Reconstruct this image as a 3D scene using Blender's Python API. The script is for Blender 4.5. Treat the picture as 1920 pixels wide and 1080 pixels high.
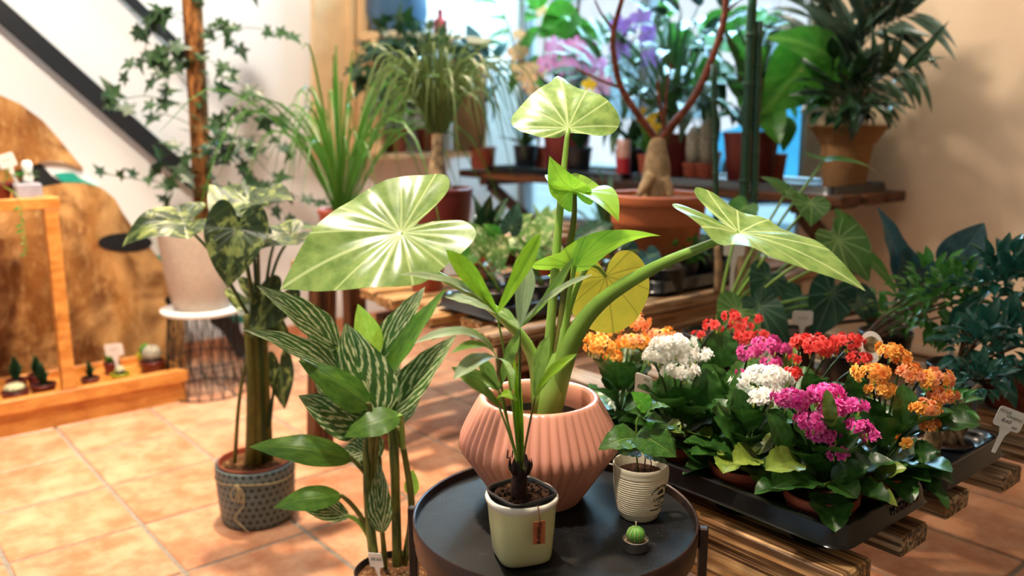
import bpy, math, random
import numpy as np
from mathutils import Vector, Matrix
for o in list(bpy.data.objects): bpy.data.objects.remove(o)
C = bpy.context.scene.collection
rnd = random.Random(7)

# ---------------------------------------------------------------- camera
F = 1600.0; CAMZ = 1.10; PITCH = math.radians(11.0)
cp, sp = math.cos(PITCH), math.sin(PITCH)
cam_d = bpy.data.cameras.new('camera'); cam = bpy.data.objects.new('camera', cam_d); C.objects.link(cam)
cam.location = (0, 0, CAMZ); cam.rotation_euler = (math.pi/2 - PITCH, 0, 0)
cam_d.sensor_width = 36; cam_d.lens = 36*F/1920; cam_d.clip_start = .02
cam_d.dof.use_dof = True; cam_d.dof.focus_distance = 1.32; cam_d.dof.aperture_fstop = 2.6
S = bpy.context.scene; S.camera = cam
S.view_settings.view_transform = 'Standard'; S.view_settings.look = 'None'
S.view_settings.gamma = 1; S.view_settings.use_curve_mapping = False
S.view_settings.exposure = 0.34

# ---------------------------------------------------------------- world and lights
w = bpy.data.worlds.new('sky'); S.world = w; w.use_nodes = True
bg = w.node_tree.nodes['Background']; bg.inputs[0].default_value = (.66, .84, 1.0, 1); bg.inputs[1].default_value = .45
A = Vector((-math.sin(math.radians(40)), math.cos(math.radians(40)), 0))   # away-left along the floor joints
B = Vector((math.cos(math.radians(40)), math.sin(math.radians(40)), 0))    # away-right
def AB(a, b, z=0.0): v = A*a + B*b; return Vector((v.x, v.y, z))
def light(kind, name, loc, target, power, col, size=.1, sy=None, spot=None, blend=.6):
    d = bpy.data.lights.new(name, kind); o = bpy.data.objects.new(name, d); C.objects.link(o)
    o.location = loc; d.energy = power; d.color = col
    o.rotation_euler = (Vector(target)-Vector(loc)).to_track_quat('-Z', 'Y').to_euler()
    if kind == 'AREA':
        d.size = size
        if sy: d.shape = 'RECTANGLE'; d.size_y = sy
    elif kind == 'SPOT': d.shadow_soft_size = size; d.spot_size = math.radians(spot); d.spot_blend = blend
    else: d.shadow_soft_size = size
    return o
WARM = (1.0, .80, .58)
light('SPOT', 'warm_spot', (-.78, 2.72, 3.0), (-.95, 2.35, 0), 390, WARM, .06, spot=84)
light('SPOT', 'warm_spot', AB(2.0, .1, 3.05), AB(4.0, .9, .9), 290, (1.0, .90, .78), .10, spot=100)
light('SPOT', 'warm_spot', (-.42, .85, 2.7), (.09, 1.28, .55), 195, (1.0, .87, .72), .06, spot=34, blend=.6)
light('SPOT', 'warm_spot', AB(1.25, .95, 2.9), AB(.90, 1.17, .5), 120, (1.0, .85, .68), .06, spot=29, blend=.8)
light('SPOT', 'warm_spot', AB(2.35, 1.5, 2.95), AB(1.0, 3.35, 1.25), 190, (1.0, .87, .72), .14, spot=50)
light('SPOT', 'warm_spot', AB(.5, 1.9, 3.0), AB(.9, 3.35, 1.6), 80, (1.0, .87, .72), .14, spot=48, blend=.8)  # added spot without a seen lamp, lifts the palm-shadowed beige wall
light('AREA', 'ceiling_fill', AB(1.5, 1.2, 3.1), AB(1.5, 1.2, 0), 12, (1.0, .93, .85), 2.2, 2.2)  # unseen soft area lamp, sets the ambient level
light('AREA', 'window_daylight', AB(3.05, 3.62, 2.28), AB(2.0, 1.0, .6), 135, (.50, .80, 1.0), 1.9, .8)
sun_d = bpy.data.lights.new('sun', 'SUN'); sun = bpy.data.objects.new('sun', sun_d); C.objects.link(sun); sun_d.energy = 3.2; sun_d.angle = .01; sun_d.color = (1, .97, .92)
sun.rotation_euler = (B*.72+A*.25+Vector((0, 0, -.75))).to_track_quat('-Z', 'Y').to_euler()   # sun over the shop, on the street outside

# ---------------------------------------------------------------- pixel helpers (frame 1920x1080)
def _ray(px, py):
    dx = (px-960)/F; dy = (540-py)/F
    return Vector((dx, cp+dy*sp, -sp+dy*cp))
O3 = Vector((0, 0, CAMZ))
def W(px, py, y): r = _ray(px, py); return O3 + r*(y/r.y)
def WZ(px, py, z): r = _ray(px, py); return O3 + r*((z-CAMZ)/r.z)
def WA(px, py, a): r = _ray(px, py); return O3 + r*(a/(r.x*A.x+r.y*A.y))
def WB(px, py, b): r = _ray(px, py); return O3 + r*(b/(r.x*B.x+r.y*B.y))
def PX(n, y): return n*y/cp/F          # n pixels at distance y, in metres (about)
def tocam(p): return (O3-p).normalized()

# ---------------------------------------------------------------- objects
def prop(o, label=None, cat=None, group=None, kind=None):
    if label: o['label'] = label
    if cat: o['category'] = cat
    if group: o['group'] = group
    if kind: o['kind'] = kind
    return o
def thing(name, loc, label, cat, group=None):
    o = bpy.data.objects.new(name, None); o.empty_display_size = .05; C.objects.link(o); o.location = loc
    return prop(o, label, cat, group)
def rootloc(p):
    v = Vector((0, 0, 0))
    while p is not None: v += p.location; p = p.parent
    return v
def place(name, me, parent=None, M=None, mat=None):
    o = bpy.data.objects.new(name, me); C.objects.link(o)
    M = M or Matrix()
    if parent is not None:
        o.parent = parent; M = Matrix.Translation(-rootloc(parent)) @ M
    o.matrix_basis = M
    return o
def mesh(verts, faces, mat=None, uv=None, smooth=True, name='shape', mats=None, fm=None):
    me = bpy.data.meshes.new(name); me.from_pydata([tuple(v) for v in verts], [], faces)
    if mat: me.materials.append(mat)
    if mats:
        for m in mats: me.materials.append(m)
    if fm: me.polygons.foreach_set('material_index', fm)
    if uv is not None:
        l = me.uv_layers.new(name='UVMap'); vi = np.empty(len(me.loops), dtype=np.int32); me.loops.foreach_get('vertex_index', vi)
        l.data.foreach_set('uv', np.asarray(uv, dtype=np.float32)[vi].ravel())
    if smooth: me.polygons.foreach_set('use_smooth', [True]*len(me.polygons))
    me.update(); return me
def wmesh(name, verts, faces, mat, parent=None, **k):      # vertices given in world space; the object sits at its parent's origin
    off = rootloc(parent) if parent is not None else None
    vs = np.array([tuple(v) for v in verts])
    if off is None:
        c = vs.mean(0); c[2] = vs[:, 2].min(); off = Vector(c)
        o = place(name, mesh(vs-c, faces, mat, **k), None, Matrix.Translation(off)); return o
    o = bpy.data.objects.new(name, mesh(vs-np.array(off), faces, mat, **k)); C.objects.link(o); o.parent = parent
    return o
def crom(pts, n):
    P = [Vector(p) for p in pts]
    if len(P) < 3: return [P[0].lerp(P[-1], i/n) for i in range(n+1)]
    P = [P[0]*2-P[1]]+P+[P[-1]*2-P[-2]]; segs = len(P)-3; out = []
    for i in range(n+1):
        u = i/n*segs; k = min(int(u), segs-1); t = u-k; p0, p1, p2, p3 = P[k:k+4]
        out.append(.5*((2*p1)+(p2-p0)*t+(2*p0-5*p1+4*p2-p3)*t*t+(3*p1-p0-3*p2+p3)*t**3))
    return out
def tube_geo(pts, radii, n=12, seg=8, closed=False):
    Q = crom(pts, n); vs = []; fs = []
    R = radii if isinstance(radii, (list, tuple)) else [radii]
    up = Vector((.3, .2, 1)).normalized(); prev = None
    for i, p in enumerate(Q):
        d = (Q[min(i+1, n)]-Q[max(i-1, 0)]).normalized()
        if prev is None: s = d.cross(up if abs(d.dot(up)) < .9 else Vector((1, 0, 0))).normalized()
        else: s = (prev-d*prev.dot(d)).normalized()
        prev = s; t = d.cross(s); u = i/n*(len(R)-1); k = min(int(u), max(len(R)-2, 0))
        r = R[0] if len(R) == 1 else R[k]+(R[k+1]-R[k])*(u-k)
        for j in range(seg):
            a = 2*math.pi*j/seg; vs.append(p+s*(r*math.cos(a))+t*(r*math.sin(a)))
    for i in range(n):
        for j in range(seg):
            fs.append((i*seg+j, i*seg+(j+1) % seg, (i+1)*seg+(j+1) % seg, (i+1)*seg+j))
    fs.append(tuple(range(seg-1, -1, -1))); fs.append(tuple(range(n*seg, n*seg+seg)))
    return vs, fs
def tube(name, pts, radii, mat, parent=None, n=12, seg=8):
    v, f = tube_geo(pts, radii, n, seg); return wmesh(name, v, f, mat, parent)
def tubes(name, lst, mat, parent=None, n=8, seg=6):
    V = []; Fc = []
    for pts, r in lst:
        v, f = tube_geo(pts, r, n, seg); k = len(V); V += v; Fc += [tuple(i+k for i in q) for q in f]
    return wmesh(name, V, Fc, mat, parent)
def lathe_geo(prof, seg=48, flute=0, amp=0, famp=None):
    vs = []; fs = []; n = len(prof)
    for i, (r, z) in enumerate(prof):
        for j in range(seg):
            a = 2*math.pi*j/seg; rr = r
            if flute:
                k = (famp[i] if famp else 1); rr = r*(1+amp*k*(abs(math.sin(a*flute/2))-.6))
            vs.append(Vector((rr*math.cos(a), rr*math.sin(a), z)))
    for i in range(n-1):
        for j in range(seg): fs.append((i*seg+j, i*seg+(j+1) % seg, (i+1)*seg+(j+1) % seg, (i+1)*seg+j))
    if prof[0][0] > 1e-5: fs.append(tuple(range(seg-1, -1, -1)))
    if prof[-1][0] > 1e-5: fs.append(tuple((n-1)*seg+j for j in range(seg)))
    return vs, fs
def lathe(name, prof, loc, mat, parent=None, seg=48, **k):
    v, f = lathe_geo(prof, seg, **k); loc = Vector(loc)
    o = place(name, mesh(v, f, mat), parent, Matrix.Translation(loc)); autosmooth(o); return o
def autosmooth(o, ang=50):
    me = o.data; bad = math.radians(ang)
    import bmesh
    bm = bmesh.new(); bm.from_mesh(me)
    for e in bm.edges:
        if len(e.link_faces) == 2 and e.calc_face_angle(0) > bad: e.smooth = False
    bm.to_mesh(me); bm.free()
_boxes = {}
def box_mesh(sx, sy, sz, mat, bev=.003):
    key = (round(sx, 4), round(sy, 4), round(sz, 4), mat.name, bev)
    if key in _boxes: return _boxes[key]
    x, y, z = sx/2, sy/2, sz/2; b = min(bev, x*.4, y*.4, z*.4); vs = []; fs = []
    # chamfered box: three vertices per corner
    idx = {}
    for i in (-1, 1):
        for j in (-1, 1):
            for k in (-1, 1):
                for ax, v in ((0, (i*x, j*(y-b), k*(z-b))), (1, (i*(x-b), j*y, k*(z-b))), (2, (i*(x-b), j*(y-b), k*z))):
                    idx[i, j, k, ax] = len(vs); vs.append(v)
    def face(l): fs.append(tuple(l))
    for s in (-1, 1):
        f = [idx[s, j, k, 0] for j, k in ((-1, -1), (1, -1), (1, 1), (-1, 1))]; face(f if s > 0 else f[::-1])
        f = [idx[j, s, k, 1] for j, k in ((-1, -1), (1, -1), (1, 1), (-1, 1))]; face(f[::-1] if s > 0 else f)
        f = [idx[j, k, s, 2] for j, k in ((-1, -1), (1, -1), (1, 1), (-1, 1))]; face(f if s > 0 else f[::-1])
    for i in (-1, 1):
        for j in (-1, 1):
            face((idx[i, j, -1, 0], idx[i, j, 1, 0], idx[i, j, 1, 1], idx[i, j, -1, 1]))
            face((idx[i, -1, j, 0], idx[i, 1, j, 0], idx[i, 1, j, 2], idx[i, -1, j, 2]))
            face((idx[-1, i, j, 1], idx[1, i, j, 1], idx[1, i, j, 2], idx[-1, i, j, 2]))
            for k in (-1, 1): face((idx[i, j, k, 0], idx[i, j, k, 1], idx[i, j, k, 2]))
    me = mesh(vs, fs, mat, smooth=False)
    import bmesh
    bm = bmesh.new(); bm.from_mesh(me); bmesh.ops.recalc_face_normals(bm, faces=bm.faces); bm.to_mesh(me); bm.free()
    _boxes[key] = me; return me
ROTA = math.atan2(A.y, A.x); ROTB = math.atan2(B.y, B.x)
def box(name, size, center, mat, parent=None, rotz=0.0, bev=.003, M=None):
    me = box_mesh(*size, mat, bev)
    return place(name, me, parent, Matrix.Translation(Vector(center)) @ (M if M else Matrix.Rotation(rotz, 4, 'Z')))
def beam(name, p, q, wd, th, mat, parent=None, up=(0, 0, 1), bev=.003):  # square bar between two points
    p = Vector(p); q = Vector(q); d = (q-p); L = d.length; x = d/L; upv = Vector(up)
    y = upv.cross(x)
    if y.length < 1e-3: y = Vector((0, 1, 0)).cross(x)
    y.normalize(); z = x.cross(y)
    M = Matrix((x, y, z)).transposed().to_4x4()
    return box(name, (L, wd, th), (p+q)/2, mat, parent, bev=bev, M=M)
def slab(name, outer, n, th, mat, parent=None, holes=None):   # extruded polygon through world points, pushed back along n
    n = Vector(n).normalized(); k = len(outer); vs = [Vector(p) for p in outer]+[Vector(p)-n*th for p in outer]
    fs = [tuple(range(k)), tuple(range(2*k-1, k-1, -1))]+[(i, i+k, (i+1) % k+k, (i+1) % k) for i in range(k)]
    return wmesh(name, vs, fs, mat, parent, smooth=False)
def text_mesh(s, size, mat, align='CENTER', extrude=0.0004, shear=0, bold=0):
    c = bpy.data.curves.new('writing', 'FONT'); c.body = s; c.size = size; c.align_x = align; c.align_y = 'CENTER'
    c.extrude = extrude; c.shear = shear; c.offset = bold; c.resolution_u = 3
    o = bpy.data.objects.new('writing', c); C.objects.link(o)
    dg = bpy.context.evaluated_depsgraph_get(); dg.update()
    me = bpy.data.meshes.new_from_object(o.evaluated_get(dg)); bpy.data.objects.remove(o); bpy.data.curves.remove(c)
    me.materials.clear(); me.materials.append(mat); return me

# ---------------------------------------------------------------- node helper
def srgb(h):
    h = h.lstrip('#'); c = [int(h[i:i+2], 16)/255 for i in (0, 2, 4)]
    return tuple(x/12.92 if x <= .04045 else ((x+.055)/1.055)**2.4 for x in c)+(1,)
class V:
    def __init__(s, nt, so): s.nt = nt; s.so = so
    def _(s, op, *a):
        n = s.nt.nodes.new('ShaderNodeMath'); n.operation = op
        for i, x in enumerate((s,)+a):
            if isinstance(x, V): s.nt.links.new(x.so, n.inputs[i])
            else: n.inputs[i].default_value = x
        return V(s.nt, n.outputs[0])
    def __add__(s, o): return s._('ADD', o)
    __radd__ = __add__
    def __sub__(s, o): return s._('SUBTRACT', o)
    def __mul__(s, o): return s._('MULTIPLY', o)
    __rmul__ = __mul__
    def __truediv__(s, o): return s._('DIVIDE', o)
    def abs(s): return s._('ABSOLUTE')
    def frac(s): return s._('FRACT')
    def sin(s): return s._('SINE')
    def max(s, o): return s._('MAXIMUM', o)
    def min(s, o): return s._('MINIMUM', o)
    def pow(s, o): return s._('POWER', o)
    def sqrt(s): return s._('SQRT')
    def atan2(s, o): return s._('ARCTAN2', o)
    def lt(s, o): return s._('LESS_THAN', o)
    def gt(s, o): return s._('GREATER_THAN', o)
    def step(s, lo, hi):
        n = s.nt.nodes.new('ShaderNodeMapRange'); n.interpolation_type = 'SMOOTHSTEP'
        s.nt.links.new(s.so, n.inputs[0]); n.inputs[1].default_value = lo; n.inputs[2].default_value = hi
        return V(s.nt, n.outputs[0])
class NT:
    def __init__(s, name, rough=.5, spec=.5, metal=0):
        s.m = bpy.data.materials.new(name); s.m.use_nodes = True; s.t = s.m.node_tree; s.b = s.t.nodes['Principled BSDF']
        s.b.inputs['Roughness'].default_value = rough; s.b.inputs['Specular IOR Level'].default_value = spec; s.b.inputs['Metallic'].default_value = metal
        s.out = s.t.nodes['Material Output']
    def n(s, t): return s.t.nodes.new(t)
    def coord(s, k='Object'): return s.n('ShaderNodeTexCoord').outputs[k]
    def sep(s, so):
        n = s.n('ShaderNodeSeparateXYZ'); s.t.links.new(so, n.inputs[0]); return [V(s.t, o) for o in n.outputs]
    def comb(s, *a):
        n = s.n('ShaderNodeCombineXYZ')
        for i, x in enumerate(a):
            if isinstance(x, V): s.t.links.new(x.so, n.inputs[i])
            else: n.inputs[i].default_value = x
        return n.outputs[0]
    def map(s, so, scale=(1, 1, 1), loc=None):
        n = s.n('ShaderNodeMapping'); s.t.links.new(so, n.inputs[0]); n.inputs['Scale'].default_value = scale
        if loc is not None: s.t.links.new(loc, n.inputs['Location'])
        return n.outputs[0]
    def noise(s, so, scale=5, det=4, rough=.55, dist=0):
        n = s.n('ShaderNodeTexNoise'); n.inputs['Scale'].default_value = scale; n.inputs['Detail'].default_value = det
        n.inputs['Roughness'].default_value = rough; n.inputs['Distortion'].default_value = dist
        if so is not None: s.t.links.new(so, n.inputs['Vector'])
        return V(s.t, n.outputs[0])
    def voro(s, so, scale=5, feat='F1'):
        n = s.n('ShaderNodeTexVoronoi'); n.feature = feat; n.inputs['Scale'].default_value = scale; s.t.links.new(so, n.inputs['Vector'])
        return V(s.t, n.outputs[0])
    def rand(s): return V(s.t, s.n('ShaderNodeObjectInfo').outputs['Random'])
    def mix(s, f, a, b):
        n = s.n('ShaderNodeMix'); n.data_type = 'RGBA'
        for i, x in ((0, f), (6, a), (7, b)):
            if isinstance(x, V): s.t.links.new(x.so, n.inputs[i])
            elif hasattr(x, 'is_linked'): s.t.links.new(x, n.inputs[i])
            elif isinstance(x, str): n.inputs[i].default_value = srgb(x)
            else: n.inputs[i].default_value = x
        return n.outputs[2]
    def color(s, so):
        if isinstance(so, str): s.b.inputs['Base Color'].default_value = srgb(so)
        else: s.t.links.new(so, s.b.inputs['Base Color'])
        return s
    def rough(s, v): s.t.links.new(v.so, s.b.inputs['Roughness']); return s
    def bump(s, h, st=.3, dist=.01):
        n = s.n('ShaderNodeBump'); n.inputs['Strength'].default_value = st; n.inputs['Distance'].default_value = dist
        s.t.links.new(h.so, n.inputs['Height']); s.t.links.new(n.outputs[0], s.b.inputs['Normal']); s.bn = n.outputs[0]; return s
    def translucent(s, col, fac):
        tr = s.n('ShaderNodeBsdfTranslucent'); mx = s.n('ShaderNodeMixShader'); mx.inputs[0].default_value = fac
        if isinstance(col, str): tr.inputs[0].default_value = srgb(col)
        else: s.t.links.new(col, tr.inputs[0])
        s.t.links.new(s.b.outputs[0], mx.inputs[1]); s.t.links.new(tr.outputs[0], mx.inputs[2]); s.t.links.new(mx.outputs[0], s.out.inputs[0]); return s
def plain(name, col, rough=.5, spec=.4, metal=0, var=.12, scale=30, bump=0):
    t = NT(name, rough, spec, metal); nz = t.noise(t.coord(), scale, 3)
    c = srgb(col); dk = tuple(x*(1-var*2) for x in c[:3])+(1,); lt = tuple(min(1, x*(1+var)) for x in c[:3])+(1,)
    t.color(t.mix(nz.step(.3, .7), dk, lt))
    if bump: t.bump(nz, bump, .004)
    return t.m
# ---------------------------------------------------------------- materials
def leaf_mat(name, c1, c2, vein=None, kind='pinnate', n=9, slope=.7, vw=.10, rough=.32, trans=.28, c3=None, bump=.25, vfade=.8, spec=.5, nscale=7, jit=.25):
    t = NT(name, rough, spec); u, v, _ = t.sep(t.coord('UV')); xs = (u-.5)*2; ax = xs.abs()
    off = t.comb(t.rand()*20, t.rand()*7, 0.0)
    nz = t.noise(t.map(t.coord('UV'), (1, 1, 1), off), nscale, 4)
    rn = t.rand()
    base = t.mix((nz.step(.3, .7)*.75+rn*jit).min(1.0), c1, c2); vm = None
    if kind in ('pinnate', 'stripe', 'varieg'):
        if kind == 'stripe':
            wob = t.noise(t.map(t.coord('UV'), (3, 1.4, 1), off), 2.0, 3)
            q = (v-ax*slope)*n+(wob-.5)*1.7
            st = (q*6.283).sin().step(.05, .75)*t.noise(t.map(t.coord('UV'), (9, 3, 1), off), 3, 4).step(.34, .58)
            base = t.mix(st*.92, base, c3)
        if kind == 'varieg':
            sp_ = t.noise(t.map(t.coord('UV'), (2.2, 1.4, 1), off), 4.2, 5, .65, .6).step(.50, .60)
            base = t.mix(sp_, base, c3)
        q = ((v-ax*slope)*n).frac(); vm = ((q-.5).abs()*2).step(1-vw*1.6, 1.0).max(ax.step(.07, .015))
    elif kind == 'parallel':
        q = (xs*n).frac(); vm = ((q-.5).abs()*2).step(.75, 1.0)*.7
        vm = vm.max(ax.step(.06, .0))
    elif kind == 'palmate':
        x = xs; y = (v-.5)*2; r = (x*x+y*y).sqrt(); th = x.atan2(y)
        q = (th*(n/6.2832)+r*x*.25+.5).frac(); d = (q-.5).abs()*r*(6.2832/n)       # arc distance to the nearest radiating vein
        vm = d.step(vw*.14, vw*.03).max(x.abs().step(.022, .006)*1.0)
        wv = ((y*1.0-x.abs()*.9)*n*1.1).frac(); vm = vm.max(((wv-.5).abs()*2).step(.93, 1.0)*.35)
        if c3: base = t.mix(((y*2.0+x*3.1).sin()*.3+t.noise(t.map(t.coord('UV'), (1, 1, 1), off), 3.3, 4)).step(.5, .75), base, c3)
    if vein: base = t.mix(vm*vfade, base, vein)
    t.color(base)
    if vm is not None: t.bump((vm*-.7)+nz*.5, bump, .006)
    t.translucent(base, trans); return t.m
def burnt_wood(name, light, mid, dark, k=1.0):
    t = NT(name, .55, .35); rv = t.rand(); off = t.comb(rv*9, rv*3, rv*5)
    co = t.map(t.coord(), (2.2, 26, 26), off); g = t.noise(co, 2.2*k, 5, .6, .4)
    st = t.noise(t.map(t.coord(), (.9, 60, 60), off), 2.0*k, 3)
    pt = t.noise(t.map(t.coord(), (4, 4, 4), off), 1.6, 3)
    c = t.mix(g.step(.36, .62), light, mid); c = t.mix((st.step(.44, .58)*.95)*(pt*.6+.6), c, dark)
    c = t.mix(pt.step(.60, .80)*.6, c, dark)
    t.color(c).bump(st, .5, .004); return t.m
M = {}
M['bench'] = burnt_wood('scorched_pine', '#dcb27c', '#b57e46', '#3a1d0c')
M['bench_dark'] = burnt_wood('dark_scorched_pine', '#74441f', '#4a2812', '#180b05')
M['bench_grey'] = burnt_wood('weathered_scorched_pine', '#c6ab8a', '#8f6844', '#34200f')
t = NT('varnished_pine', .42, .45); nz = t.noise(t.map(t.coord(), (3, 3, 9)), 4, 4, .6, .5); kn = t.noise(t.coord(), 9, 2)
t.color(t.mix(kn.step(.66, .74)*.6, t.mix(nz.step(.3, .7), '#b9702c', '#d9974a'), '#8a4a18')); M['pine'] = t.m
t = NT('plywood', .6, .3); co = t.coord(); nz = t.noise(co, 5, 6, .62, .6); n2 = t.noise(t.map(co, (3, 3, .9)), 3, 4)
fn = t.noise(t.map(co, (30, 30, 12)), 1.5, 5, .7)
t.color(t.mix(fn.step(.5, .72)*.45, t.mix(n2.step(.42, .66)*.7, t.mix(nz.step(.36, .64), '#6d4018', '#cf9c5e'), '#9a6226'), '#e0b478')).bump(fn, .3, .004); M['osb'] = t.m
M['plywood_pale'] = plain('pale_plywood', '#d9b587', .6, .3, 0, .06, 6)
t = NT('terracotta_tile', .30, .45); co = t.coord(); rv = t.rand(); off = t.comb(rv*31, rv*17, 0.0)
n1 = t.noise(t.map(co, (1, 1, 1), off), 9, 6, .68); n2 = t.noise(t.map(co, (1, 1, 1), off), 3.4, 4)
t.color(t.mix((n2.step(.35, .7)*.65+rv*.35), t.mix(n1.step(.3, .7), '#b8704a', '#deA27a'), t.mix(n1.step(.35, .65), '#cc8a62', '#e3b08a')))
t.rough(n1*.22+.24).bump(n1, .08, .003); M['tile'] = t.m
M['grout'] = plain('grey_grout', '#9a8f80', .9, .2, 0, .1, 60)
t = NT('white_plaster', .85, .2); nz = t.noise(t.coord(), 3, 4); t.color(t.mix(nz, '#e9e6e0', '#f2f0ec')); M['white_wall'] = t.m
t = NT('beige_plaster', .85, .2); nz = t.noise(t.coord(), 2.2, 5); n2 = t.noise(t.coord(), 60, 3); t.color(t.mix(nz.step(.3, .7), '#c9ae90', '#d8be9f')).bump(n2, .12, .003); M['beige_wall'] = t.m
M['ceiling'] = plain('ceiling_paint', '#efe9e0', .9, .2, 0, .02, 3)
M['black_metal'] = plain('black_metal', '#15161a', .45, .5, .0, .1, 40)
M['matt_black'] = plain('matt_black_paint', '#131415', .6, .4, 0, .1, 20)
M['teal'] = plain('teal_paint', '#1f9b86', .5, .4, 0, .06, 8)
M['white_paint'] = plain('white_paint', '#e6e6e4', .5, .4, 0, .03, 8)
t = NT('dusty_black_tray', .45, .22); co = t.coord(); n1 = t.noise(co, 260, 2); n2 = t.noise(co, 9, 5, .65); sc = t.noise(t.map(co, (6, 40, 1)), 2, 3)
dust = n1.step(.60, .76)*n2.step(.45, .72); t.color(t.mix((dust*.55+sc.step(.63, .75)*.10), '#0e0e0f', '#8f8a80')); t.rough(n2*.3+.36); M['tray_top'] = t.m
M['tray_rim'] = plain('brown_black_metal', '#3a2620', .38, .5, .3, .1, 30)
t = NT('pink_ceramic', .28, .5); nz = t.noise(t.coord(), 5, 3); t.color(t.mix(nz, '#d58f78', '#dd9a84')); M['pink'] = t.m
M['pink_in'] = plain('pink_ceramic_inside', '#a0705f', .5, .4, 0, .05, 8)
M['dark_plastic'] = plain('black_plastic', '#16181b', .32, .5, 0, .08, 30)
M['tray_plastic'] = plain('black_tray_plastic', '#0f1114', .22, .6, 0, .05, 25)
M['ink'] = plain('black_ink', '#17130f', .7, .2, 0, .02, 10)
M['ink_brown'] = plain('brown_ink', '#4a241b', .7, .2, 0, .02, 10)
t = NT('soil', .95, .15); n1 = t.noise(t.coord(), 130, 4, .7); n2 = t.noise(t.coord(), 40, 3)
t.color(t.mix(n1.step(.55, .75), t.mix(n2, '#20120b', '#3d2518'), '#7a5a3c')).bump(n1, .9, .006); M['soil'] = t.m
t = NT('bark_soil', .95, .15); n1 = t.noise(t.coord(), 110, 4, .7); n2 = t.noise(t.coord(), 30, 3)
t.color(t.mix(n1.step(.5, .7), t.mix(n2, '#4a2c17', '#6b452a'), '#b08a5c')).bump(n1, .9, .006); M['bark_soil'] = t.m
t = NT('green_glaze', .25, .5); nz = t.noise(t.coord(), 6, 3); t.color(t.mix(nz, '#d2cf96', '#dcdaa6')); M['green_glaze'] = t.m
M['white_glaze'] = plain('white_glaze', '#ece6da', .25, .5, 0, .03, 9)
t = NT('cream_mug', .3, .5); t.color('#e6d9bd'); M['mug'] = t.m
M['leather'] = plain('leather_tag', '#b0613a', .6, .3, 0, .08, 60, .2)
M['cord'] = plain('brown_cord', '#7a4a34', .8, .2, 0, .1, 100)
M['tin'] = plain('tin', '#b9b6b0', .25, .6, .95, .04, 40)
M['sand'] = plain('sand', '#7d6a50', .95, .2, 0, .25, 300, .5)
M['wax'] = plain('wick', '#e8e0b8', .6, .3)
t = NT('cactus_wax', .4, .4); x, y, z = t.sep(t.coord()); th = x.atan2(y); q = (th*(11/6.2832)).frac()
t.color(t.mix(((q-.5).abs()*2).step(.80, .98), '#5f9a3c', '#d8dc9a')); M['cactus_wax'] = t.m
t = NT('dotted_glaze', .45, .4); u, v, _ = t.sep(t.coord('UV')); fu = u*34; fv = v*9; row = (fv-.0)._('FLOOR'); sh = (row*.5).frac()
dx = (fu+sh).frac()-.5; dy = fv.frac()-.5; d = (dx*dx+dy*dy).sqrt(); nz = t.noise(t.coord(), 12, 3)
dm = d.step(.30, .24); t.color(t.mix(dm, t.mix(nz, '#566668', '#6f8280'), '#1c282c')).bump(dm*-1.0, .5, .004); M['dotted'] = t.m
M['terracotta'] = plain('terracotta_pot', '#b3623a', .55, .4, 0, .07, 7)
M['nursery_pot'] = plain('brown_nursery_pot', '#9c4a34', .45, .45, 0, .06, 12)
M['maroon_pot'] = plain('maroon_nursery_pot', '#6d2420', .42, .45, 0, .06, 12)
t = NT('woven_fabric', .9, .15); x, y, z = t.sep(t.coord()); q = (z*900).sin()*.5+.5; nz = t.noise(t.map(t.coord(), (90, 90, 45)), 1.0, 3)
t.color(t.mix(nz*.7+q*.3, '#a08d7c', '#d3c4b2')).bump(q, .3, .003); M['fabric'] = t.m
t = NT('burlap', .95, .1); nz = t.noise(t.map(t.coord(), (120, 120, 60)), 1.2, 3); t.color(t.mix(nz, '#6f4d30', '#a67c52')).bump(nz, .5, .004); M['burlap'] = t.m
t = NT('coir', .95, .1); nz = t.noise(t.map(t.coord(), (60, 60, 14)), 1.0, 5, .7); t.color(t.mix(nz.step(.32, .68), '#351a0c', '#a06a3a')).bump(nz, 1.0, .012); M['coir'] = t.m
M['twine'] = plain('twine', '#c3b288', .9, .2, 0, .15, 150)
M['tag'] = plain('white_tag', '#ece9e4', .5, .4, 0, .02, 9)
M['glass_blue'] = plain('blue_pot_glaze', '#3b5b78', .3, .5, 0, .1, 6)
M['grey_pot'] = plain('grey_block', '#9b97a0', .7, .3, 0, .08, 30)
M['red'] = plain('red_glaze', '#a51f2c', .35, .5, 0, .06, 10)
M['lime_pot'] = plain('lime_pot', '#aab023', .45, .4, 0, .06, 10)
M['bark'] = plain('bark', '#8d7558', .85, .2, 0, .3, 40, .6)
M['bark_red'] = plain('red_bark', '#7a3d27', .7, .3, 0, .25, 60, .4)
M['bark_pale'] = plain('pale_bark', '#a88d6b', .8, .25, 0, .22, 24, .6)
M['husk'] = plain('dark_husk', '#2e1a15', .75, .3, 0, .35, 70, .6)
M['stem_green'] = plain('green_stem', '#7aa03c', .4, .45, 0, .1, 14)
M['stem_pale'] = plain('pale_green_stem', '#8fb44e', .36, .5, 0, .1, 10)
M['stem_olive'] = plain('olive_stem', '#6a6a2c', .5, .4, 0, .16, 20)
t = NT('sheathed_stem', .45, .4); nz = t.noise(t.map(t.coord(), (30, 30, 7)), 2, 4)
t.color(t.mix(nz.step(.35, .65), '#33461c', '#7c8038')).bump(nz, .3, .004); M['sheath'] = t.m
M['stem_dark'] = plain('dark_green_stem', '#2f4a1f', .5, .4, 0, .16, 20)
M['stem_brown'] = plain('brown_stem', '#5a3b22', .7, .3, 0, .2, 30)
M['cane'] = plain('glossy_green_cane', '#1f4a32', .28, .5, 0, .16, 12)
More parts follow.
